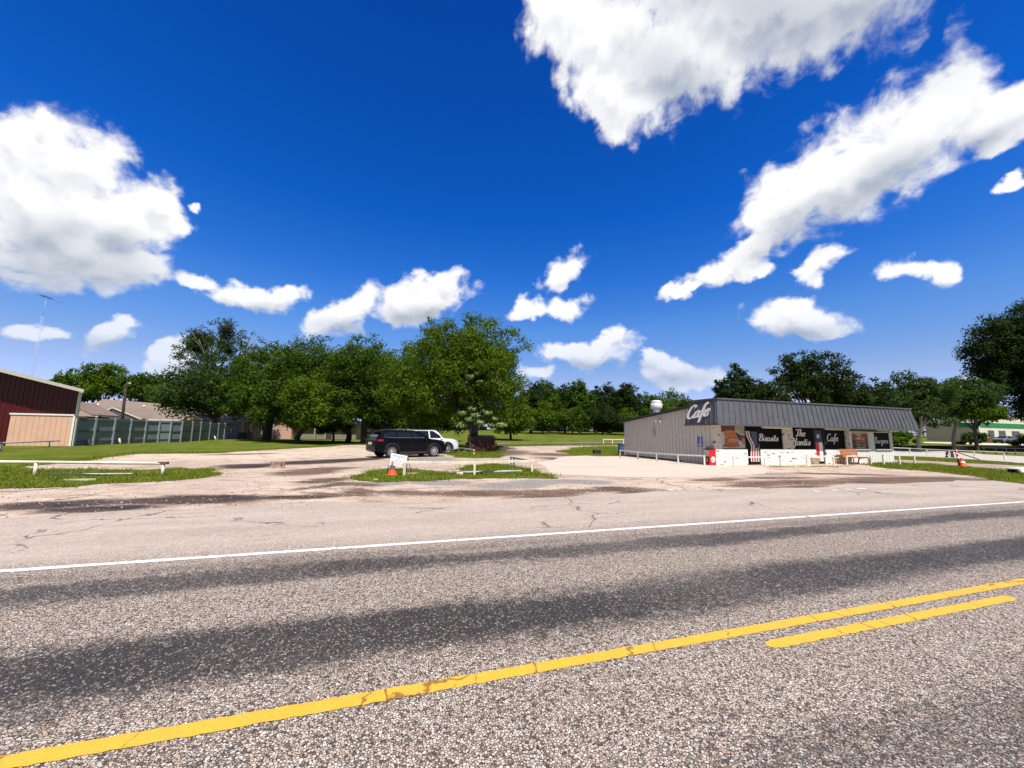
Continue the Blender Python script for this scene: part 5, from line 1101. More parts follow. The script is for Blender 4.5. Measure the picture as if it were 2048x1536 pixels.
def vehicle(name, label, cat, paintm, cpos, head, st, wheels, wr, side, wind, rear, clad, track, tail_z, light_z, plate_z, simple=False, belt_trim=False, handles=()):
    L = st[-1][0]; o = thing(name, label, cat, cpos, head)
    off = -L/2
    xs = sorted(set([s[0] for s in st]+list(np.linspace(0, L, 54))))
    rows = []
    for x in xs:
        zb, zbelt, ztop, wl, wb, wt = catmull(st, x)
        zm = zb+(zbelt-zb)*.52; th = ztop-zbelt; ze = ztop-min(.07, th*.3)
        half = [(wl*.90, zb), (wl, zb+.06), (wl*.5+wb*.5+.02, zm), (wb, zbelt-.05), (wb-.012, zbelt), (wt, ze), (wt*.86, ztop-min(.02, th*.1)), (wt*.4, ztop)]
        rows.append([(x+off, -y, z) for y, z in half]+[(x+off, y, z) for y, z in half[::-1]])
    n = len(rows[0]); mb = MB(); vs = [p for r in rows for p in r]; fs = []
    for i in range(len(rows)-1):
        for k in range(n): fs.append((i*n+k, i*n+(k+1) % n, (i+1)*n+(k+1) % n, (i+1)*n+k))
    fs += [list(range(n)), [(len(rows)-1)*n+k for k in range(n)][::-1]]
    mb.add(vs, fs, True); body = mb.build('body', paintm, o)
    cut = MB()
    for wx in wheels:
        for s in (-1, 1): cut.tube((wx+off, s*.62, wr), (wx+off, s*1.3, wr), wr*1.17, None, 28)
    co_ = cut.build('cutter', DARK, o); md = body.modifiers.new('b', 'BOOLEAN'); md.object = co_; md.operation = 'DIFFERENCE'; md.solver = 'EXACT'
    bpy.context.view_layer.update(); me = bpy.data.meshes.new_from_object(body.evaluated_get(bpy.context.evaluated_depsgraph_get()))
    body.modifiers.clear(); bpy.data.objects.remove(co_); body.data = me; me.materials.clear(); me.materials.append(paintm)
    bm = bmesh.new(); bm.from_mesh(me)
    for e in bm.edges:
        if len(e.link_faces) == 2 and e.calc_face_angle(0) > R(32): e.smooth = False
    for f_ in bm.faces: f_.smooth = True; f_.material_index = 0
    bm.to_mesh(me); bm.free()
    def sy(x, z):                                # half-width of the skin at height z
        zb, zbelt, ztop, wl, wb, wt = catmull(st, x); th = ztop-zbelt; ze = ztop-min(.07, th*.3)
        if z >= zbelt: return (wb-.012)+(wt-wb+.012)*(z-zbelt)/max(.02, ze-zbelt)
        zm = zb+(zbelt-zb)*.52; wm = wl*.5+wb*.5+.02
        return wm+(wb-wm)*(z-zm)/(zbelt-.05-zm) if z > zm else wl+(wm-wl)*(z-zb-.06)/(zm-zb-.06)
    def side_strip(mb, f0, f1, x0, x1, sgn, lift, k=14):
        a = []; b = []
        for i in range(k+1):
            x = x0+(x1-x0)*i/k
            for f_, l in ((f0, a), (f1, b)): z = f_(x); l.append((x+off, sgn*(sy(x, z)+lift), z))
        mb.add(a+b, [(i, i+1, k+2+i, k+1+i) for i in range(k)], True)
    for s in (-1, 1):
        for (x0, x1, f0, f1) in side:
            b = MB(); side_strip(b, f0, f1, x0, x1, s, .006); b.build('side_window', GLASS, o)
        if belt_trim:
            b = MB(); f0 = side[0][2]; side_strip(b, lambda x: f0(x)-.03, lambda x: f0(x)-.008, side[0][0], side[-1][1], s, .008, 24); b.build('window_trim', CHROME, o)
        for x in ([] if simple else handles):
            b = MB(); b.tube((x+off-.08, s*(sy(x, .9)+.025), .90), (x+off+.08, s*(sy(x, .9)+.025), .90), .016, None, 6); b.build('door_handle', paintm, o)
        for x in ([] if simple else [q[0]-.02 for q in side]+[side[-1][1]+.1]):
            b = MB(); side_strip(b, lambda z: .42, lambda z: .42, x, x+.01, s, .003, 1)
            b = MB(); zs = np.linspace(.42, 1.0, 6); a = [(x+off, s*(sy(x, z)+.003), z) for z in zs]+[(x+off+.012, s*(sy(x, z)+.003), z) for z in zs]
            b.add(a, [(i, i+1, 7+i, 6+i) for i in range(5)]); b.build('door_seam', CLAD, o)
        for wx in wheels:
            b = MB(); pts = []
            for a in np.linspace(-.12, pi+.12, 22): x = wx+cos(a)*wr*1.22; z = wr+sin(a)*wr*1.22; pts.append((x+off, s*(sy(min(max(x, .05), L-.05), max(z, .25))+.004), z))
            b.path(pts, .032, 6); b.build('arch_trim', clad, o)
        b = MB(); x0 = wheels[0]+wr*1.3; x1 = wheels[1]-wr*1.3; zb = catmull(st, (x0+x1)/2)[0]
        b.box(x0+off, x1+off, s*(sy(2.4, .32))-.03*s if s > 0 else s*(sy(2.4, .32))-.012, s*(sy(2.4, .32))+.012 if s > 0 else s*(sy(2.4, .32))+.03, zb, zb+.13); b.build('sill', clad, o)
        xm = side[-1][1]-.02; b = MB(); b.ellip((xm+off, s*(sy(xm, 1.12)+.13), 1.12), .07, .11, .085, 10, 8); b.build('mirror', paintm if not simple else CLAD, o)
        b = MB(); side_strip(b, lambda x: tail_z[0]+.03*(x), lambda x: tail_z[1]+.0*x, .05, .42, s, .008, 6)
        y0 = sy(.04, tail_z[0]); b.quad((off+.02, s*y0*.98, tail_z[0]+.02), (off+.02, s*y0*.98, tail_z[1]), (off-.008, s*y0*.55, tail_z[1]-.02), (off-.008, s*y0*.55, tail_z[0]+.06)); b.build('tail_lamp', TAIL, o)
        b = MB(); side_strip(b, lambda x: light_z[0], lambda x: light_z[1], L-.36, L-.06, s, .010, 6); b.build('headlight', LENS, o)
    for wx in wheels:
        for s in (-1, 1):
            wh = bpy.data.objects.new('wheel', None); C.objects.link(wh); wh.parent = o; wh.location = (wx+off, s*track, wr); wh.empty_display_size = .1
            b = MB(); b.lathe([(wr*.66, -.10), (wr*.80, -.115), (wr*.95, -.11), (wr, -.07), (wr, .07), (wr*.95, .11), (wr*.80, .115), (wr*.66, .10)], 28, (0, 0, 0), 'y'); b.build('tyre', TYRE, wh)
            b = MB(); b.lathe([(wr*.68, .10), (wr*.64, .085), (wr*.62, .03)], 28, (0, 0, 0), 'y') if s > 0 else b.lathe([(wr*.68, -.10), (wr*.64, -.085), (wr*.62, -.03)], 28, (0, 0, 0), 'y')
            for k in range(10):
                a = 2*pi*k/10; yy = s*.075; d_ = Vector((cos(a), 0, sin(a))); nn = Vector((-sin(a), 0, cos(a)))
                i0 = d_*wr*.12+Vector((0, yy, 0)); i1 = d_*wr*.66+Vector((0, yy*1.1, 0)); b.prism([i0-nn*.016, i0+nn*.016, i1+nn*.032, i1-nn*.032], (0, -s*.03, 0))
            b.ellip((0, s*.07, 0), wr*.15, .02, wr*.15, 10, 6); b.build('rim', ALLOY, wh)
            b = MB(); b.tube((0, s*.02, 0), (0, s*.035, 0), wr*.64, None, 24); b.build('spoke_backing', DARK, wh)  # near-black disc in place of the shaded hollow behind the spokes
    def topstrip(mb, xa, xb_, yf, lift, k=6):
        a = []; b = []
        for i in range(k+1):
            x = xa+(xb_-xa)*i/k; zb, zbelt, ztop, wl, wb, wt = catmull(st, x); z = ztop+lift
            a.append((x+off, -wt*yf, z-.012)); b.append((x+off, wt*yf, z-.012))
        mb.add(a+b, [(i, i+1, k+2+i, k+1+i) for i in range(k)], True)
    b = MB(); topstrip(b, wind[0], wind[1], .86, .02); b.build('windscreen', GLASS, o)
    b = MB(); topstrip(b, rear[0], rear[1], .84, .022); b.build('rear_window', GLASS, o)
    b = MB(); y_ = st[0][4]*.72; b.box(off-.02, off+.05, -y_*.98, y_*.98, st[0][1]-.02, st[0][1]+.20); b.build('rear_bumper', clad, o, .02)
    b = MB(); b.box(off-.022, off-.012, -.26, .26, plate_z, plate_z+.14); b.build('number_plate', BRIGHT, o)
    b = MB(); yf_ = st[-1][4]*.80; b.box(L+off-.06, L+off+.012, -yf_, yf_, st[-1][1]+.02, st[-1][1]+.22); b.build('grille', CLAD, o, .01)
    if not simple:
        for s in (-1, 1):
            b = MB(); xr0, xr1 = rear[1]+.15, wind[0]-.2; b.path([(x+off, s*catmull(st, x)[5]*.88, catmull(st, x)[2]+.035) for x in np.linspace(xr0, xr1, 8)], .018, 6); b.build('roof_rail', clad, o)
        b = MB(); x = rear[1]; zt_ = catmull(st, x)[2]; wt = catmull(st, x)[5]; b.prism([(x+off+.1, -wt*.9, zt_-.02), (x+off+.1, wt*.9, zt_-.02), (x+off-.26, wt*.86, zt_-.06), (x+off-.26, -wt*.86, zt_-.06)], (0, 0, .035)); b.build('spoiler', paintm, o)
    return o
HEAD = R(41)
def carpos(c, z=0): return (c[0], c[1], z)
NAVYB = M('black_car_paint', (.0022, .0023, .0035), .32, .0, 0, 1, 0, .14, Coat_Weight=.10, Coat_Roughness=.06); WHITEP = M('white_car_paint', (.74, .74, .73), .25, 0, 0, 1, 0, .5, Coat_Weight=.6); SILV = M('grey_car_paint', (.20, .21, .23), .3, .5, 0)
st1 = [(0, .50, 1.02, 1.05, .66, .70, .60), (.06, .42, 1.08, 1.12, .84, .84, .66), (.24, .34, 1.19, 1.36, .91, .90, .66), (.58, .28, 1.22, 1.60, .93, .945, .64), (1.1, .26, 1.21, 1.68, .94, .955, .67), (2.2, .25, 1.19, 1.70, .94, .955, .68), (2.75, .25, 1.17, 1.66, .94, .95, .66),
       (3.2, .25, 1.15, 1.42, .94, .945, .66), (3.62, .25, 1.12, 1.19, .94, .93, .76), (4.25, .26, 1.05, 1.11, .93, .91, .74), (4.68, .30, .95, 1.01, .88, .86, .68), (4.88, .37, .82, .88, .76, .76, .62), (4.95, .42, .72, .77, .66, .68, .58)]
lo1 = lambda x: 1.22 if x > .9 else 1.22+.08*(.9-x)/.3
up1 = lambda x: min(1.565, 1.585-max(0, x-2.35)*.40-(max(0, .95-x)*.52))
vehicle('parked_suv', 'black sport utility vehicle parked nearest the square cream rail', 'car', NAVYB, carpos((-6.62, 25.12)), HEAD, st1, (.98, 3.84), .385, [(.62, 1.22, lambda x: 1.24+.12*max(0, .8-x), up1), (1.32, 2.22, lambda x: 1.24, up1), (2.30, 3.15, lambda x: 1.225, up1)], (2.8, 3.55), (.16, .54), CLAD, .83, (1.0, 1.12), (.84, .94), .80, belt_trim=True, handles=(2.12, 3.0))
st2 = [(0, .50, 1.05, 1.08, .72, .76, .66), (.05, .42, 1.08, 1.2, .86, .86, .68), (.16, .36, 1.12, 1.62, .92, .91, .70), (.40, .30, 1.13, 1.78, .94, .95, .72), (1.1, .27, 1.12, 1.742, .95, .96, .74), (2.4, .26, 1.11, 1.742, .95, .96, .75), (2.95, .26, 1.10, 1.740, .95, .955, .73),
       (3.25, .26, 1.10, 1.50, .95, .95, .74), (3.55, .26, 1.10, 1.20, .95, .94, .80), (4.2, .28, 1.06, 1.14, .95, .93, .80), (4.65, .32, .98, 1.05, .92, .90, .76), (4.82, .38, .86, .92, .84, .83, .72), (4.87, .44, .78, .84, .74, .76, .68)]
up2 = lambda x: min(1.68, 1.70-max(0, x-2.62)*.62)
vehicle('parked_suv', 'boxy white sport utility vehicle half hidden behind the black one', 'car', WHITEP, carpos((-6.38, 28.85)), HEAD, st2, (.95, 3.82), .40, [(.40, 1.2, lambda x: 1.17, up2), (1.32, 2.25, lambda x: 1.17, up2), (2.35, 3.24, lambda x: 1.17, up2)], (2.95, 3.5), (.10, .34), CLAD, .84, (.95, 1.2), (.86, 1.0), .75, handles=(2.1, 3.0))
cp_ = gt(2003, 886.5); st3 = [(0, .45, .90, .93, .70, .74, .62), (.1, .36, .94, 1.0, .86, .86, .66), (.6, .25, .95, 1.30, .90, .90, .62), (1.2, .22, .94, 1.46, .90, .90, .62), (2.3, .22, .92, 1.46, .90, .90, .62), (2.9, .22, .91, 1.20, .90, .89, .64), (3.3, .22, .90, .97, .90, .88, .72), (4.1, .24, .84, .90, .88, .86, .70), (4.45, .34, .70, .76, .72, .74, .6)]
vehicle('parked_car', 'grey car parked by the store at the far right', 'car', SILV, (cp_.x+1.6, cp_.y+.8, cp_.z), CTH+pi, st3, (.85, 3.5), .33, [(.75, 1.6, lambda x: .98, lambda x: 1.36-max(0, .95-x)*.3), (1.68, 2.75, lambda x: .98, lambda x: min(1.37, 1.37-max(0, x-2.3)*.5))], (2.4, 3.2), (.25, .8), CLAD, .78, (.74, .88), (.66, .76), .6, simple=True)
#@@PART5

# ------------------------------------------------------------------ trees
def leaf_material(name, stops, trans=.35, rough=.55):
    m, nt = new_mat(name); t = NT(nt); g = t.n('ShaderNodeNewGeometry')
    n = t.noise(g.outputs['Position'], .9, 3, .6).outputs[0]
    f = t.m('ADD', t.m('MULTIPLY', g.outputs['Random Per Island'], .55), t.m('MULTIPLY', t.mr(n, .3, .7), .45))
    c = t.ramp(f, stops)
    d1 = t.n('ShaderNodeBsdfPrincipled'); d1.inputs['Roughness'].default_value = rough; d1.inputs['Specular IOR Level'].default_value = .08
    d2 = t.n('ShaderNodeBsdfTranslucent'); t.l(c, d1.inputs[0]); t.l(t.mix(.5, c, (.12, .20, .01)), d2.inputs[0])
    mx = t.n('ShaderNodeMixShader'); mx.inputs[0].default_value = trans; t.l(d1.outputs[0], mx.inputs[1]); t.l(d2.outputs[0], mx.inputs[2])
    o = t.n('ShaderNodeOutputMaterial'); t.l(mx.outputs[0], o.inputs[0]); return m
LF = {'bright': leaf_material('oak_leaves', [(0, (.018, .046, .003)), (.35, (.058, .118, .006)), (.7, (.115, .185, .010)), (1, (.20, .25, .018))]),
      'mid': leaf_material('elm_leaves', [(0, (.013, .034, .004)), (.4, (.042, .092, .008)), (.75, (.088, .150, .013)), (1, (.15, .195, .02))]),
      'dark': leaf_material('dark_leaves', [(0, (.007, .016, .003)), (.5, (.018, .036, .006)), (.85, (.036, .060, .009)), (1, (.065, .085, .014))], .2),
      'cool': leaf_material('cool_leaves', [(0, (.015, .036, .010)), (.45, (.040, .082, .020)), (.8, (.080, .130, .030)), (1, (.13, .18, .05))]),
      'pale': leaf_material('pale_leaves', [(0, (.12, .19, .05)), (.5, (.24, .32, .10)), (1, (.40, .46, .20))], .3, .4),
      'olive': leaf_material('mistletoe_leaves', [(0, (.016, .017, .004)), (.6, (.034, .033, .007)), (1, (.06, .054, .014))], .2)}
BARK = M('grey_bark', (.085, .068, .052), .95, 0, .4, 5, .5, stretch=(3, 3, .6)); BARKD = M('dark_bark', (.045, .035, .028), .95, 0, .4, 5, .5, stretch=(3, 3, .6)); BARKP = M('pale_bark', (.26, .23, .19), .9, 0, .3, 5)
def leaf_cloud(rs, cen, rad, counts, size, flat=.75, droop=.15):
    """leaf-sized folded faces spread through clumps; cen (k,3), rad (k,), counts (k,)"""
    idx = np.repeat(np.arange(len(cen)), counts); n = len(idx)
    d = rs.normal(size=(n, 3)); d /= np.linalg.norm(d, axis=1)[:, None]
    u = rs.uniform(0, 1, n)**.45
    out = d*(rad[idx]*u)[:, None]; out[:, 2] *= flat
    P = cen[idx]+out
    nr = d*1.0+rs.normal(size=(n, 3))*.42; nr[:, 2] += .40; nr /= np.linalg.norm(nr, axis=1)[:, None]
    ax = rs.normal(size=(n, 3)); ax[:, 2] -= droop*3; ax -= nr*np.sum(ax*nr, 1)[:, None]; ax /= np.linalg.norm(ax, axis=1)[:, None]
    sd_ = np.cross(nr, ax); l = size*rs.uniform(.65, 1.35, n); w_ = l*rs.uniform(.30, .5, n)
    a = P+ax*l[:, None]*.5; c = P-ax*l[:, None]*.5; fold = nr*(l*.10)[:, None]
    b = P+sd_*w_[:, None]*.5-fold; e = P-sd_*w_[:, None]*.5-fold
    V = np.stack([a, b, c, e], 1).reshape(-1, 3); return V, np.arange(4*n).reshape(-1, 4)
def tree(name, label, cx, hw, top, cb, Y, leaf, n=16000, lobes=11, seed=1, group='trees around the lot', trunk_px=None, base_py=None, bark=BARK, fill=.62, lsize=None, spread=1.0, lean=0, mist=0, bare=0, tr=None, shape=1.0, clump=.16):
    rs = np.random.default_rng(seed); tx = cx if trunk_px is None else trunk_px
    B = at(tx, 860, Y); bz = h(B.x, Y); o = thing(name, label, 'tree', (B.x, Y, bz), 0, group)
    Lx = at(cx-hw, 800, Y).x-B.x; Rx = at(cx+hw, 800, Y).x-B.x; zt = at(cx, top, Y).z-bz; zb = max(.25, at(cx, cb, Y).z-bz)
    c0 = np.array([(Lx+Rx)/2, 0, (zt+zb)/2]); ext = np.array([(Rx-Lx)/2, (Rx-Lx)/2*spread, (zt-zb)/2])
    # lobes of the crown, each on a limb
    lob = []; tries = 0
    while len(lob) < lobes and tries < 4000:
        tries += 1; d = rs.normal(size=3); d /= np.linalg.norm(d); d[2] = rs.uniform(-.95, .95)
        p = d*rs.uniform(.55, .72); r = rs.uniform(.30, .46)
        if shape != 1 and p[2] < 0: p[0] *= shape; p[1] *= shape
        if np.linalg.norm(p)+r > 1.08: continue
        if any(np.linalg.norm(p-q)<(r+s)*.55 for q, s in lob): continue
        lob.append((p, r))
    lob.append((np.array([0, 0, .05]), .5)); lob.append((np.array([rs.uniform(-.2, .2), 0, .62]), .36)); lob.append((np.array([-.62, -.1, rs.uniform(-.3, .1)]), .36)); lob.append((np.array([.62, .0, rs.uniform(-.3, .1)]), .36)); lob.append((np.array([-.3, -.45, rs.uniform(-.3, .2)]), .4)); lob.append((np.array([.35, -.45, rs.uniform(-.3, .2)]), .4))
    cen = []; rad = []; mean = ext.mean()
    for p, r in lob:
        k = max(5, int(40*r*r/.16*fill))
        d = rs.normal(size=(k, 3)); d /= np.linalg.norm(d, axis=1)[:, None]
        q = p+d*(r*rs.uniform(.45, 1.05, k)**.8)[:, None]; zc = np.clip(np.abs(q[:, 2]), 0, .97); ff = np.where(q[:, 2] < 0, (1-zc**4)**.25, (1-zc**2.5)**.4)/np.maximum(.35, np.sqrt(1-zc**2)); q[:, 0] *= ff; q[:, 1] *= ff; cen.append(c0+q*ext); rad.append(np.full(k, mean*clump)*rs.uniform(.6, 1.35, k))
    cen = np.concatenate(cen); rad = np.concatenate(rad)
    if lean: cen[:, 0] += lean*(cen[:, 2]-zb)
    keep = (cen[:, 2] > zb*.7)&(cen[:, 2]+rad*.5 < zt*1.01); cen = cen[keep]; rad = rad[keep]
    cnt = np.maximum(4, (n*rad**2/np.sum(rad**2))).astype(int)
    V, F = leaf_cloud(rs, cen, rad, cnt, lsize or Y*.0076)
    numpy_mesh('crown', V, F, LF[leaf], o)
    # trunk with limbs
    tr = tr or max(.16, .028*zt); rr = random.Random(seed); b = MB(); th_ = max(zb*.9, zt*.28)
    sway = [(rr.uniform(-.03, .03)*zt, rr.uniform(-.03, .03)*zt) for _ in range(3)]
    tp = Vector((c0[0]*.6+sway[2][0], sway[2][1], th_))
    b.path(smooth_line3([(0, 0, -.15), (sway[0][0]*.3, sway[0][1]*.3, th_*.4), tuple(tp)]), [tr*1.5]+[tr*(1.12-.35*i/8) for i in range(1, 9)], 10)
    for p, r in lob[:lobes]:
        q = Vector(c0+p*ext*(1.0 if bare else .9)); mid_ = tp.lerp(q, .5)+Vector((rr.uniform(-.1, .1)*mean, rr.uniform(-.1, .1)*mean, -.06*mean))
        st = tp+Vector((0, 0, rr.uniform(-.25, 0)*th_*.5)); L = smooth_line3([tuple(st), tuple(mid_), tuple(q)]); r0 = tr*rr.uniform(.35, .55)
        b.path(L, [r0*(1-.82*i/(len(L)-1)) for i in range(len(L))], 6)
        for j in range(2+bare):
            e = q+Vector((rr.uniform(-1, 1)*ext[0]*.36, rr.uniform(-1, 1)*ext[1]*.36, rr.uniform(-.1, 1)*ext[2]*.36)); m2 = mid_.lerp(q, rr.uniform(.2, .9)); b.path([m2, m2.lerp(e, .5)+Vector((0, 0, .08*mean)), e], [r0*.35, r0*.24, r0*.08], 5)
    b.build('trunk', bark, o)
    if mist:
        V2 = []; 
        for k in range(mist):
            p = c0+np.array([rs.uniform(-.55, .55), -.15+rs.uniform(-.3, .2), rs.uniform(.1, .62)])*ext; R_ = mean*rs.uniform(.10, .19)
            V, F = leaf_cloud(rs, p[None], np.array([R_]), np.array([1100]), Y*.0038, .9); numpy_mesh('mistletoe', V, F, LF['olive'], o)
    return o
def smooth_line3(pts, k=4):
    P = [Vector(p) for p in pts]; out = []
    for i in range(len(P)-1):
        a, b, c, d = P[max(i-1, 0)], P[i], P[i+1], P[min(i+2, len(P)-1)]
        for j in range(k):
            u = j/k; out.append(.5*((2*b)+(c-a)*u+(2*a-5*b+4*c-d)*u*u+(3*b-a-3*c+d)*u**3))
    out.append(P[-1]); return out
TB = 'trees behind the parking lot'; TF = 'far tree line beyond the field'; TC = 'trees behind the cafe'
# the grove in the middle
tree('oak_tree', 'largest bright green tree standing beside the maroon dumpster', 938, 118, 629, 872, 34.5, 'bright', 60000, 24, 11, TB, trunk_px=948, tr=.42, fill=.85, bark=BARKD, clump=.145)
tree('oak_tree', 'bright low tree filling the left shoulder of the largest tree', 832, 70, 682, 884, 39, 'bright', 22000, 14, 12, TB, trunk_px=835, bark=BARKD, fill=.8, clump=.19)
tree('elm_tree', 'tall round green tree behind the black vehicle', 738, 84, 664, 878, 47, 'mid', 32000, 20, 13, TB, trunk_px=729, bark=BARKD, fill=.8)
tree('elm_tree', 'wide green tree left of the black vehicle over a dark trunk', 612, 92, 667, 876, 50, 'mid', 34000, 20, 14, TB, trunk_px=696, bark=BARKD, fill=.8, tr=.34)
tree('elm_tree', 'dense green tree with a thick dark trunk before the porch', 548, 70, 690, 868, 54, 'mid', 24000, 15, 15, TB, trunk_px=535, bark=BARKD, tr=.55, fill=.8)
tree('elm_tree', 'lower green tree between the porch and the tan wall', 640, 78, 745, 874, 46, 'bright', 20000, 13, 16, TB, trunk_px=598, bark=BARKD, tr=.3, clump=.19)
tree('elm_tree', 'tall sparse tree with brown mistletoe clumps and bare twigs', 432, 84, 632, 800, 66, 'cool', 7500, 15, 17, TB, bark=BARKP, fill=.42, mist=11, bare=3, tr=.4, lsize=.42, clump=.12)
tree('elm_tree', 'dark dense tree in front of the sparse mistletoe tree', 430, 92, 728, 838, 64, 'cool', 26000, 14, 18, TB, fill=.9, clump=.2)
tree('elm_tree', 'dark tree between the mistletoe tree and the wide green tree', 500, 52, 702, 850, 60, 'mid', 15000, 10, 19, TB, clump=.19)
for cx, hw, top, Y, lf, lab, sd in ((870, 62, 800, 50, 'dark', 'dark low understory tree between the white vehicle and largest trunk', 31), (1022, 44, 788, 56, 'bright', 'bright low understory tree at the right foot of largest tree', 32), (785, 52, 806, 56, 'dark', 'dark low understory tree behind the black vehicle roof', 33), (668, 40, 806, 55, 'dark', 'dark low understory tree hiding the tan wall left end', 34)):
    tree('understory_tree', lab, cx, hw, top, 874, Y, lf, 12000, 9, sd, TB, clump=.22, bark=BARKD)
# far left
tree('far_tree', 'leftmost far tree spreading over the brick house roof', 200, 56, 727, 800, 96, 'bright', 8500, 9, 21, TF, clump=.2)
tree('far_tree', 'far rounded tree second from left above the house roof', 268, 44, 744, 806, 98, 'mid', 7000, 8, 22, TF, clump=.22)
tree('far_tree', 'pale sparse far tree third from left above the house roof', 318, 40, 748, 812, 100, 'cool', 6000, 8, 23, TF, clump=.2)
tree('far_tree', 'low bright far bush tree beside the mistletoe tree', 345, 40, 770, 822, 92, 'bright', 6500, 8, 24, TF, clump=.24)
tree('far_tree', 'small far treetop showing over the barn roof', 112, 20, 750, 790, 120, 'mid', 2500, 6, 25, TF, clump=.26)
tree('far_tree', 'low dark far tree between barn roof and house roof', 165, 30, 768, 806, 110, 'dark', 4500, 7, 26, TF, clump=.26)
# far line right of the grove
FT = [(1062, 34, 758, 'dark', 'first far tree right of the largest tree'), (1098, 28, 756, 'mid', 'second far tree in the line across the field'), (1130, 26, 762, 'dark', 'narrow dark far tree third across the field'), (1160, 30, 758, 'mid', 'fourth far tree in the line across the field'),
      (1192, 26, 768, 'dark', 'short dark far tree fifth across the field'), (1222, 30, 759, 'dark', 'tall dark far tree sixth across the field'), (1256, 26, 764, 'dark', 'seventh far tree just left of the exhaust fan'), (1292, 34, 782, 'mid', 'far tree directly behind the rooftop exhaust fan'), (1335, 44, 773, 'bright', 'rounded green far tree above the cafe side wall'), (1378, 28, 796, 'mid', 'low far tree tucked behind the cafe sign')]
for i, (cx, hw, top, lf, lab) in enumerate(FT):
    tree('far_tree', lab, cx, hw, top, 873, 96+5*(i % 3), lf, 10000, 10, 40+i, TF, lsize=.62, spread=.8, clump=.22)
for i, (cx, hw, top, lf, lab) in enumerate([(1085, 34, 800, 'bright', 'bright low understory tree at the left end of the field edge'), (1145, 36, 812, 'mid', 'low understory tree at the middle of the field edge'), (1205, 36, 806, 'dark', 'dark low understory tree at the right of the field edge'), (1250, 30, 815, 'mid', 'low understory tree at the field edge beside the cafe')]):
    tree('understory_tree', lab, cx, hw, top, 871, 92, lf, 6500, 7, 60+i, TF, lsize=.55, clump=.26)
# behind the cafe
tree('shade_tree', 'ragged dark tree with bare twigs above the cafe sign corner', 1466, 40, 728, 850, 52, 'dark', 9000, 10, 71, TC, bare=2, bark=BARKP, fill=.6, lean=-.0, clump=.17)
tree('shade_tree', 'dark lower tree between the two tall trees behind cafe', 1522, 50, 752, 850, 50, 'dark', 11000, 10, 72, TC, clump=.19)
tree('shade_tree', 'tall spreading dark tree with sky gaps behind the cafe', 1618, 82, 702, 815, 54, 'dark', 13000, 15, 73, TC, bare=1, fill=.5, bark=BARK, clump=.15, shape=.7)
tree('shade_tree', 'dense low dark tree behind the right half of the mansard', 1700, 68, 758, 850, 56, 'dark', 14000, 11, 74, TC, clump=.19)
# right
tree('shade_tree', 'leafy tree with a forked trunk at the right end of cafe', 1828, 64, 742, 858, 43, 'cool', 14000, 15, 81, TC, trunk_px=1834, bark=BARKP, fill=.55, tr=.19, clump=.16)
tree('shade_tree', 'light airy tree in front of the beige store wall', 1912, 66, 754, 840, 45, 'cool', 13000, 13, 82, TC, trunk_px=1905, fill=.5, clump=.17, bark=BARKP, tr=.17)
tree('shade_tree', 'bright green tree hanging over the store side wall', 1948, 44, 792, 852, 44, 'bright', 9000, 9, 83, TC, trunk_px=1950, clump=.2, tr=.17)
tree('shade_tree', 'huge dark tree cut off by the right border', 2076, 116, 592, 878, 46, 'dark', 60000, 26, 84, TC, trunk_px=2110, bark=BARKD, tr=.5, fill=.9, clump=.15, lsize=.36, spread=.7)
def shrub(label, px, hw, top, leaf, n, seed, size=None, name='shrub', group='shrubs along the edges'):
    P = gt(*px); rs = np.random.default_rng(seed); w_ = hw/FPX*P.y; ht = at(px[0], top, P.y).z-P.z; k = 14
    o = thing(name, label, 'shrub', P, 0, group)
    c = np.stack([rs.uniform(-.7, .7, k)*w_, rs.uniform(-.6, .6, k)*min(w_, 1.5), rs.uniform(.25, .8, k)*ht], 1); r = np.full(k, min(ht*.4, w_*.5))*rs.uniform(.6, 1.2, k)
    V, F = leaf_cloud(rs, c, r, np.full(k, n//k), size or P.y*.0055); V[:, 2] = np.maximum(V[:, 2], .0); numpy_mesh('foliage', V, F, LF[leaf], o)
    b = MB()
    for q in c[:6]: b.path([(0, 0, -.05), (q[0]*.5, q[1]*.5, q[2]*.5), tuple(q)], [.04, .03, .01], 5)
    b.build('stem', BARKD, o)
shrub('pale leafy sprouts at the foot of the largest tree', (950, 904), 15, 874, 'pale', 420, 91, .2)
shrub('dark green hedge below the forked tree past the cafe', (1815, 889), 30, 862, 'mid', 2600, 92)
shrub('bright weedy bush beside the right cafe corner', (1795, 890), 18, 872, 'bright', 1500, 93)
shrub('dark low hedge by the grey car at the right border', (2040, 892), 26, 878, 'dark', 2200, 94)
shrub('small weedy bush in front of the store brick base', (1925, 889), 16, 883, 'mid', 900, 95)
shrub('tall leafy bush screening the store corner behind the side street', (1950, 890), 15, 862, 'cool', 2600, 96)
shrub('round leafy bush in front of the store front by the grey car', (2066, 893), 20, 864, 'dark', 2600, 97)
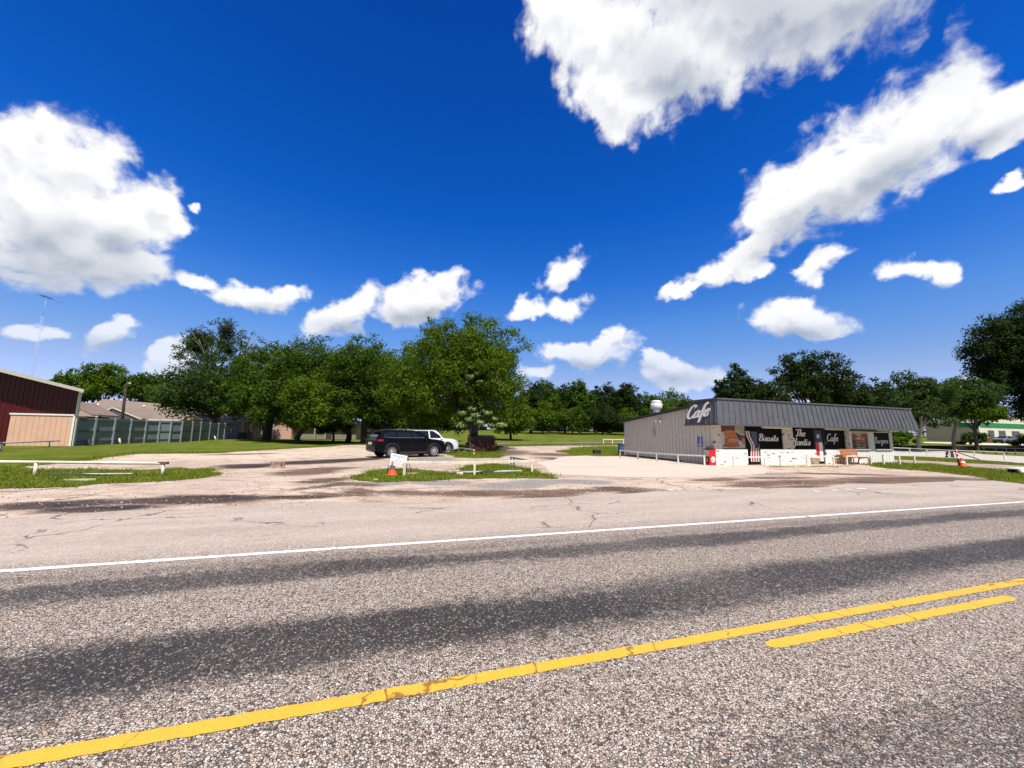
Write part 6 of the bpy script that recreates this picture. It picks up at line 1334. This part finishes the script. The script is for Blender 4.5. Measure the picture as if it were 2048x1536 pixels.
# young broad-leaved tree growing up in front of the largest tree
rs = np.random.default_rng(5); Yv = 31.6; B = at(938, 900, Yv); vt = thing('young_tree', 'slender young tree with pale drooping leaves before the largest tree', 'tree', (B.x, Yv, h(B.x, Yv)), 0, TB)
cen = []; b = MB(); base = Vector((0, 0, -.1)); 
tipz = lambda px, py: at(px, py, Yv)-Vector((B.x, Yv, 0))
b.path(smooth_line3([(0, 0, -.1), tuple(tipz(940, 870)), tuple(tipz(945, 800)), tuple(tipz(950, 742))]), [.06-.004*i for i in range(13)], 7)
for (px, py) in ((905, 752), (922, 742), (945, 735), (968, 742), (985, 752), (994, 762), (915, 765), (940, 755), (962, 765), (980, 768), (930, 745), (955, 748), (925, 826), (945, 818), (968, 822), (990, 838), (1003, 850), (940, 838), (960, 845), (978, 826), (950, 830), (922, 850), (985, 850)):
    q = tipz(px, py)+Vector((0, rs.uniform(-.5, .2), 0)); cen.append(tuple(q)); z0 = q.z-.7; s0_ = tipz(945, 780 if py < 800 else 865); b.path([s0_, s0_.lerp(q, .55)+Vector((0, 0, .12)), q], [.035, .025, .008], 5)
b.build('trunk', BARKD, vt); cen = np.array(cen)
V, F = leaf_cloud(rs, cen, rs.uniform(.3, .6, len(cen)), np.full(len(cen), 95), .27, .45, .5); numpy_mesh('crown', V, F, LF['pale'], vt)
# far wood closing the gaps between the trunks
rs = np.random.default_rng(77); k = 260; cx = rs.uniform(-95, 62, k); cy = 128+rs.uniform(-5, 5, k); cz = np.array([h(x, y) for x, y in zip(cx, cy)])+7.0*rs.uniform(0, 1, k)**1.5*np.where(cx < -45, .8, 1)
V, F = leaf_cloud(rs, np.stack([cx, cy, cz], 1), rs.uniform(1.5, 3.0, k), np.full(k, 150), 1.0); o = numpy_mesh('woodland', V, F, LF['dark']); o['kind'] = 'stuff'
rs = np.random.default_rng(78); k = 150; cx = rs.uniform(70, 190, k); cy = 120+rs.uniform(-5, 5, k); cz = np.array([h(x, y) for x, y in zip(cx, cy)])+rs.uniform(.3, 8.0, k)
V, F = leaf_cloud(rs, np.stack([cx, cy, cz], 1), rs.uniform(1.3, 2.6, k), np.full(k, 75), .9); o = numpy_mesh('woodland', V, F, LF['mid']); o['kind'] = 'stuff'
# black silt fence along the field by the side street
P0 = gt(1690, 898.5); P1 = gt(2300, 903); sf = thing('silt_fence', 'long low black fabric fence beyond the side street', 'fence', P0)
d = P1-P0; b = MB(); k = 24
pts = [P0.lerp(P1, i/k) for i in range(k+1)]; loc = [Vector((p.x, p.y, h(p.x, p.y)))-P0 for p in pts]; hh = .52
for i in range(k): b.bar(loc[i]+Vector((0, 0, hh/2)), loc[i+1]+Vector((0, 0, hh/2)), .03, hh)
b.build('fabric', M('black_fabric', (.012, .012, .013), .9), sf)
for i in range(0, k+1, 2): b = MB(); b.tube(loc[i]-Vector((0, 0, .05)), loc[i]+Vector((0, -.04, .6)), .03, None, 6); b.build('stake', CHARD, sf)
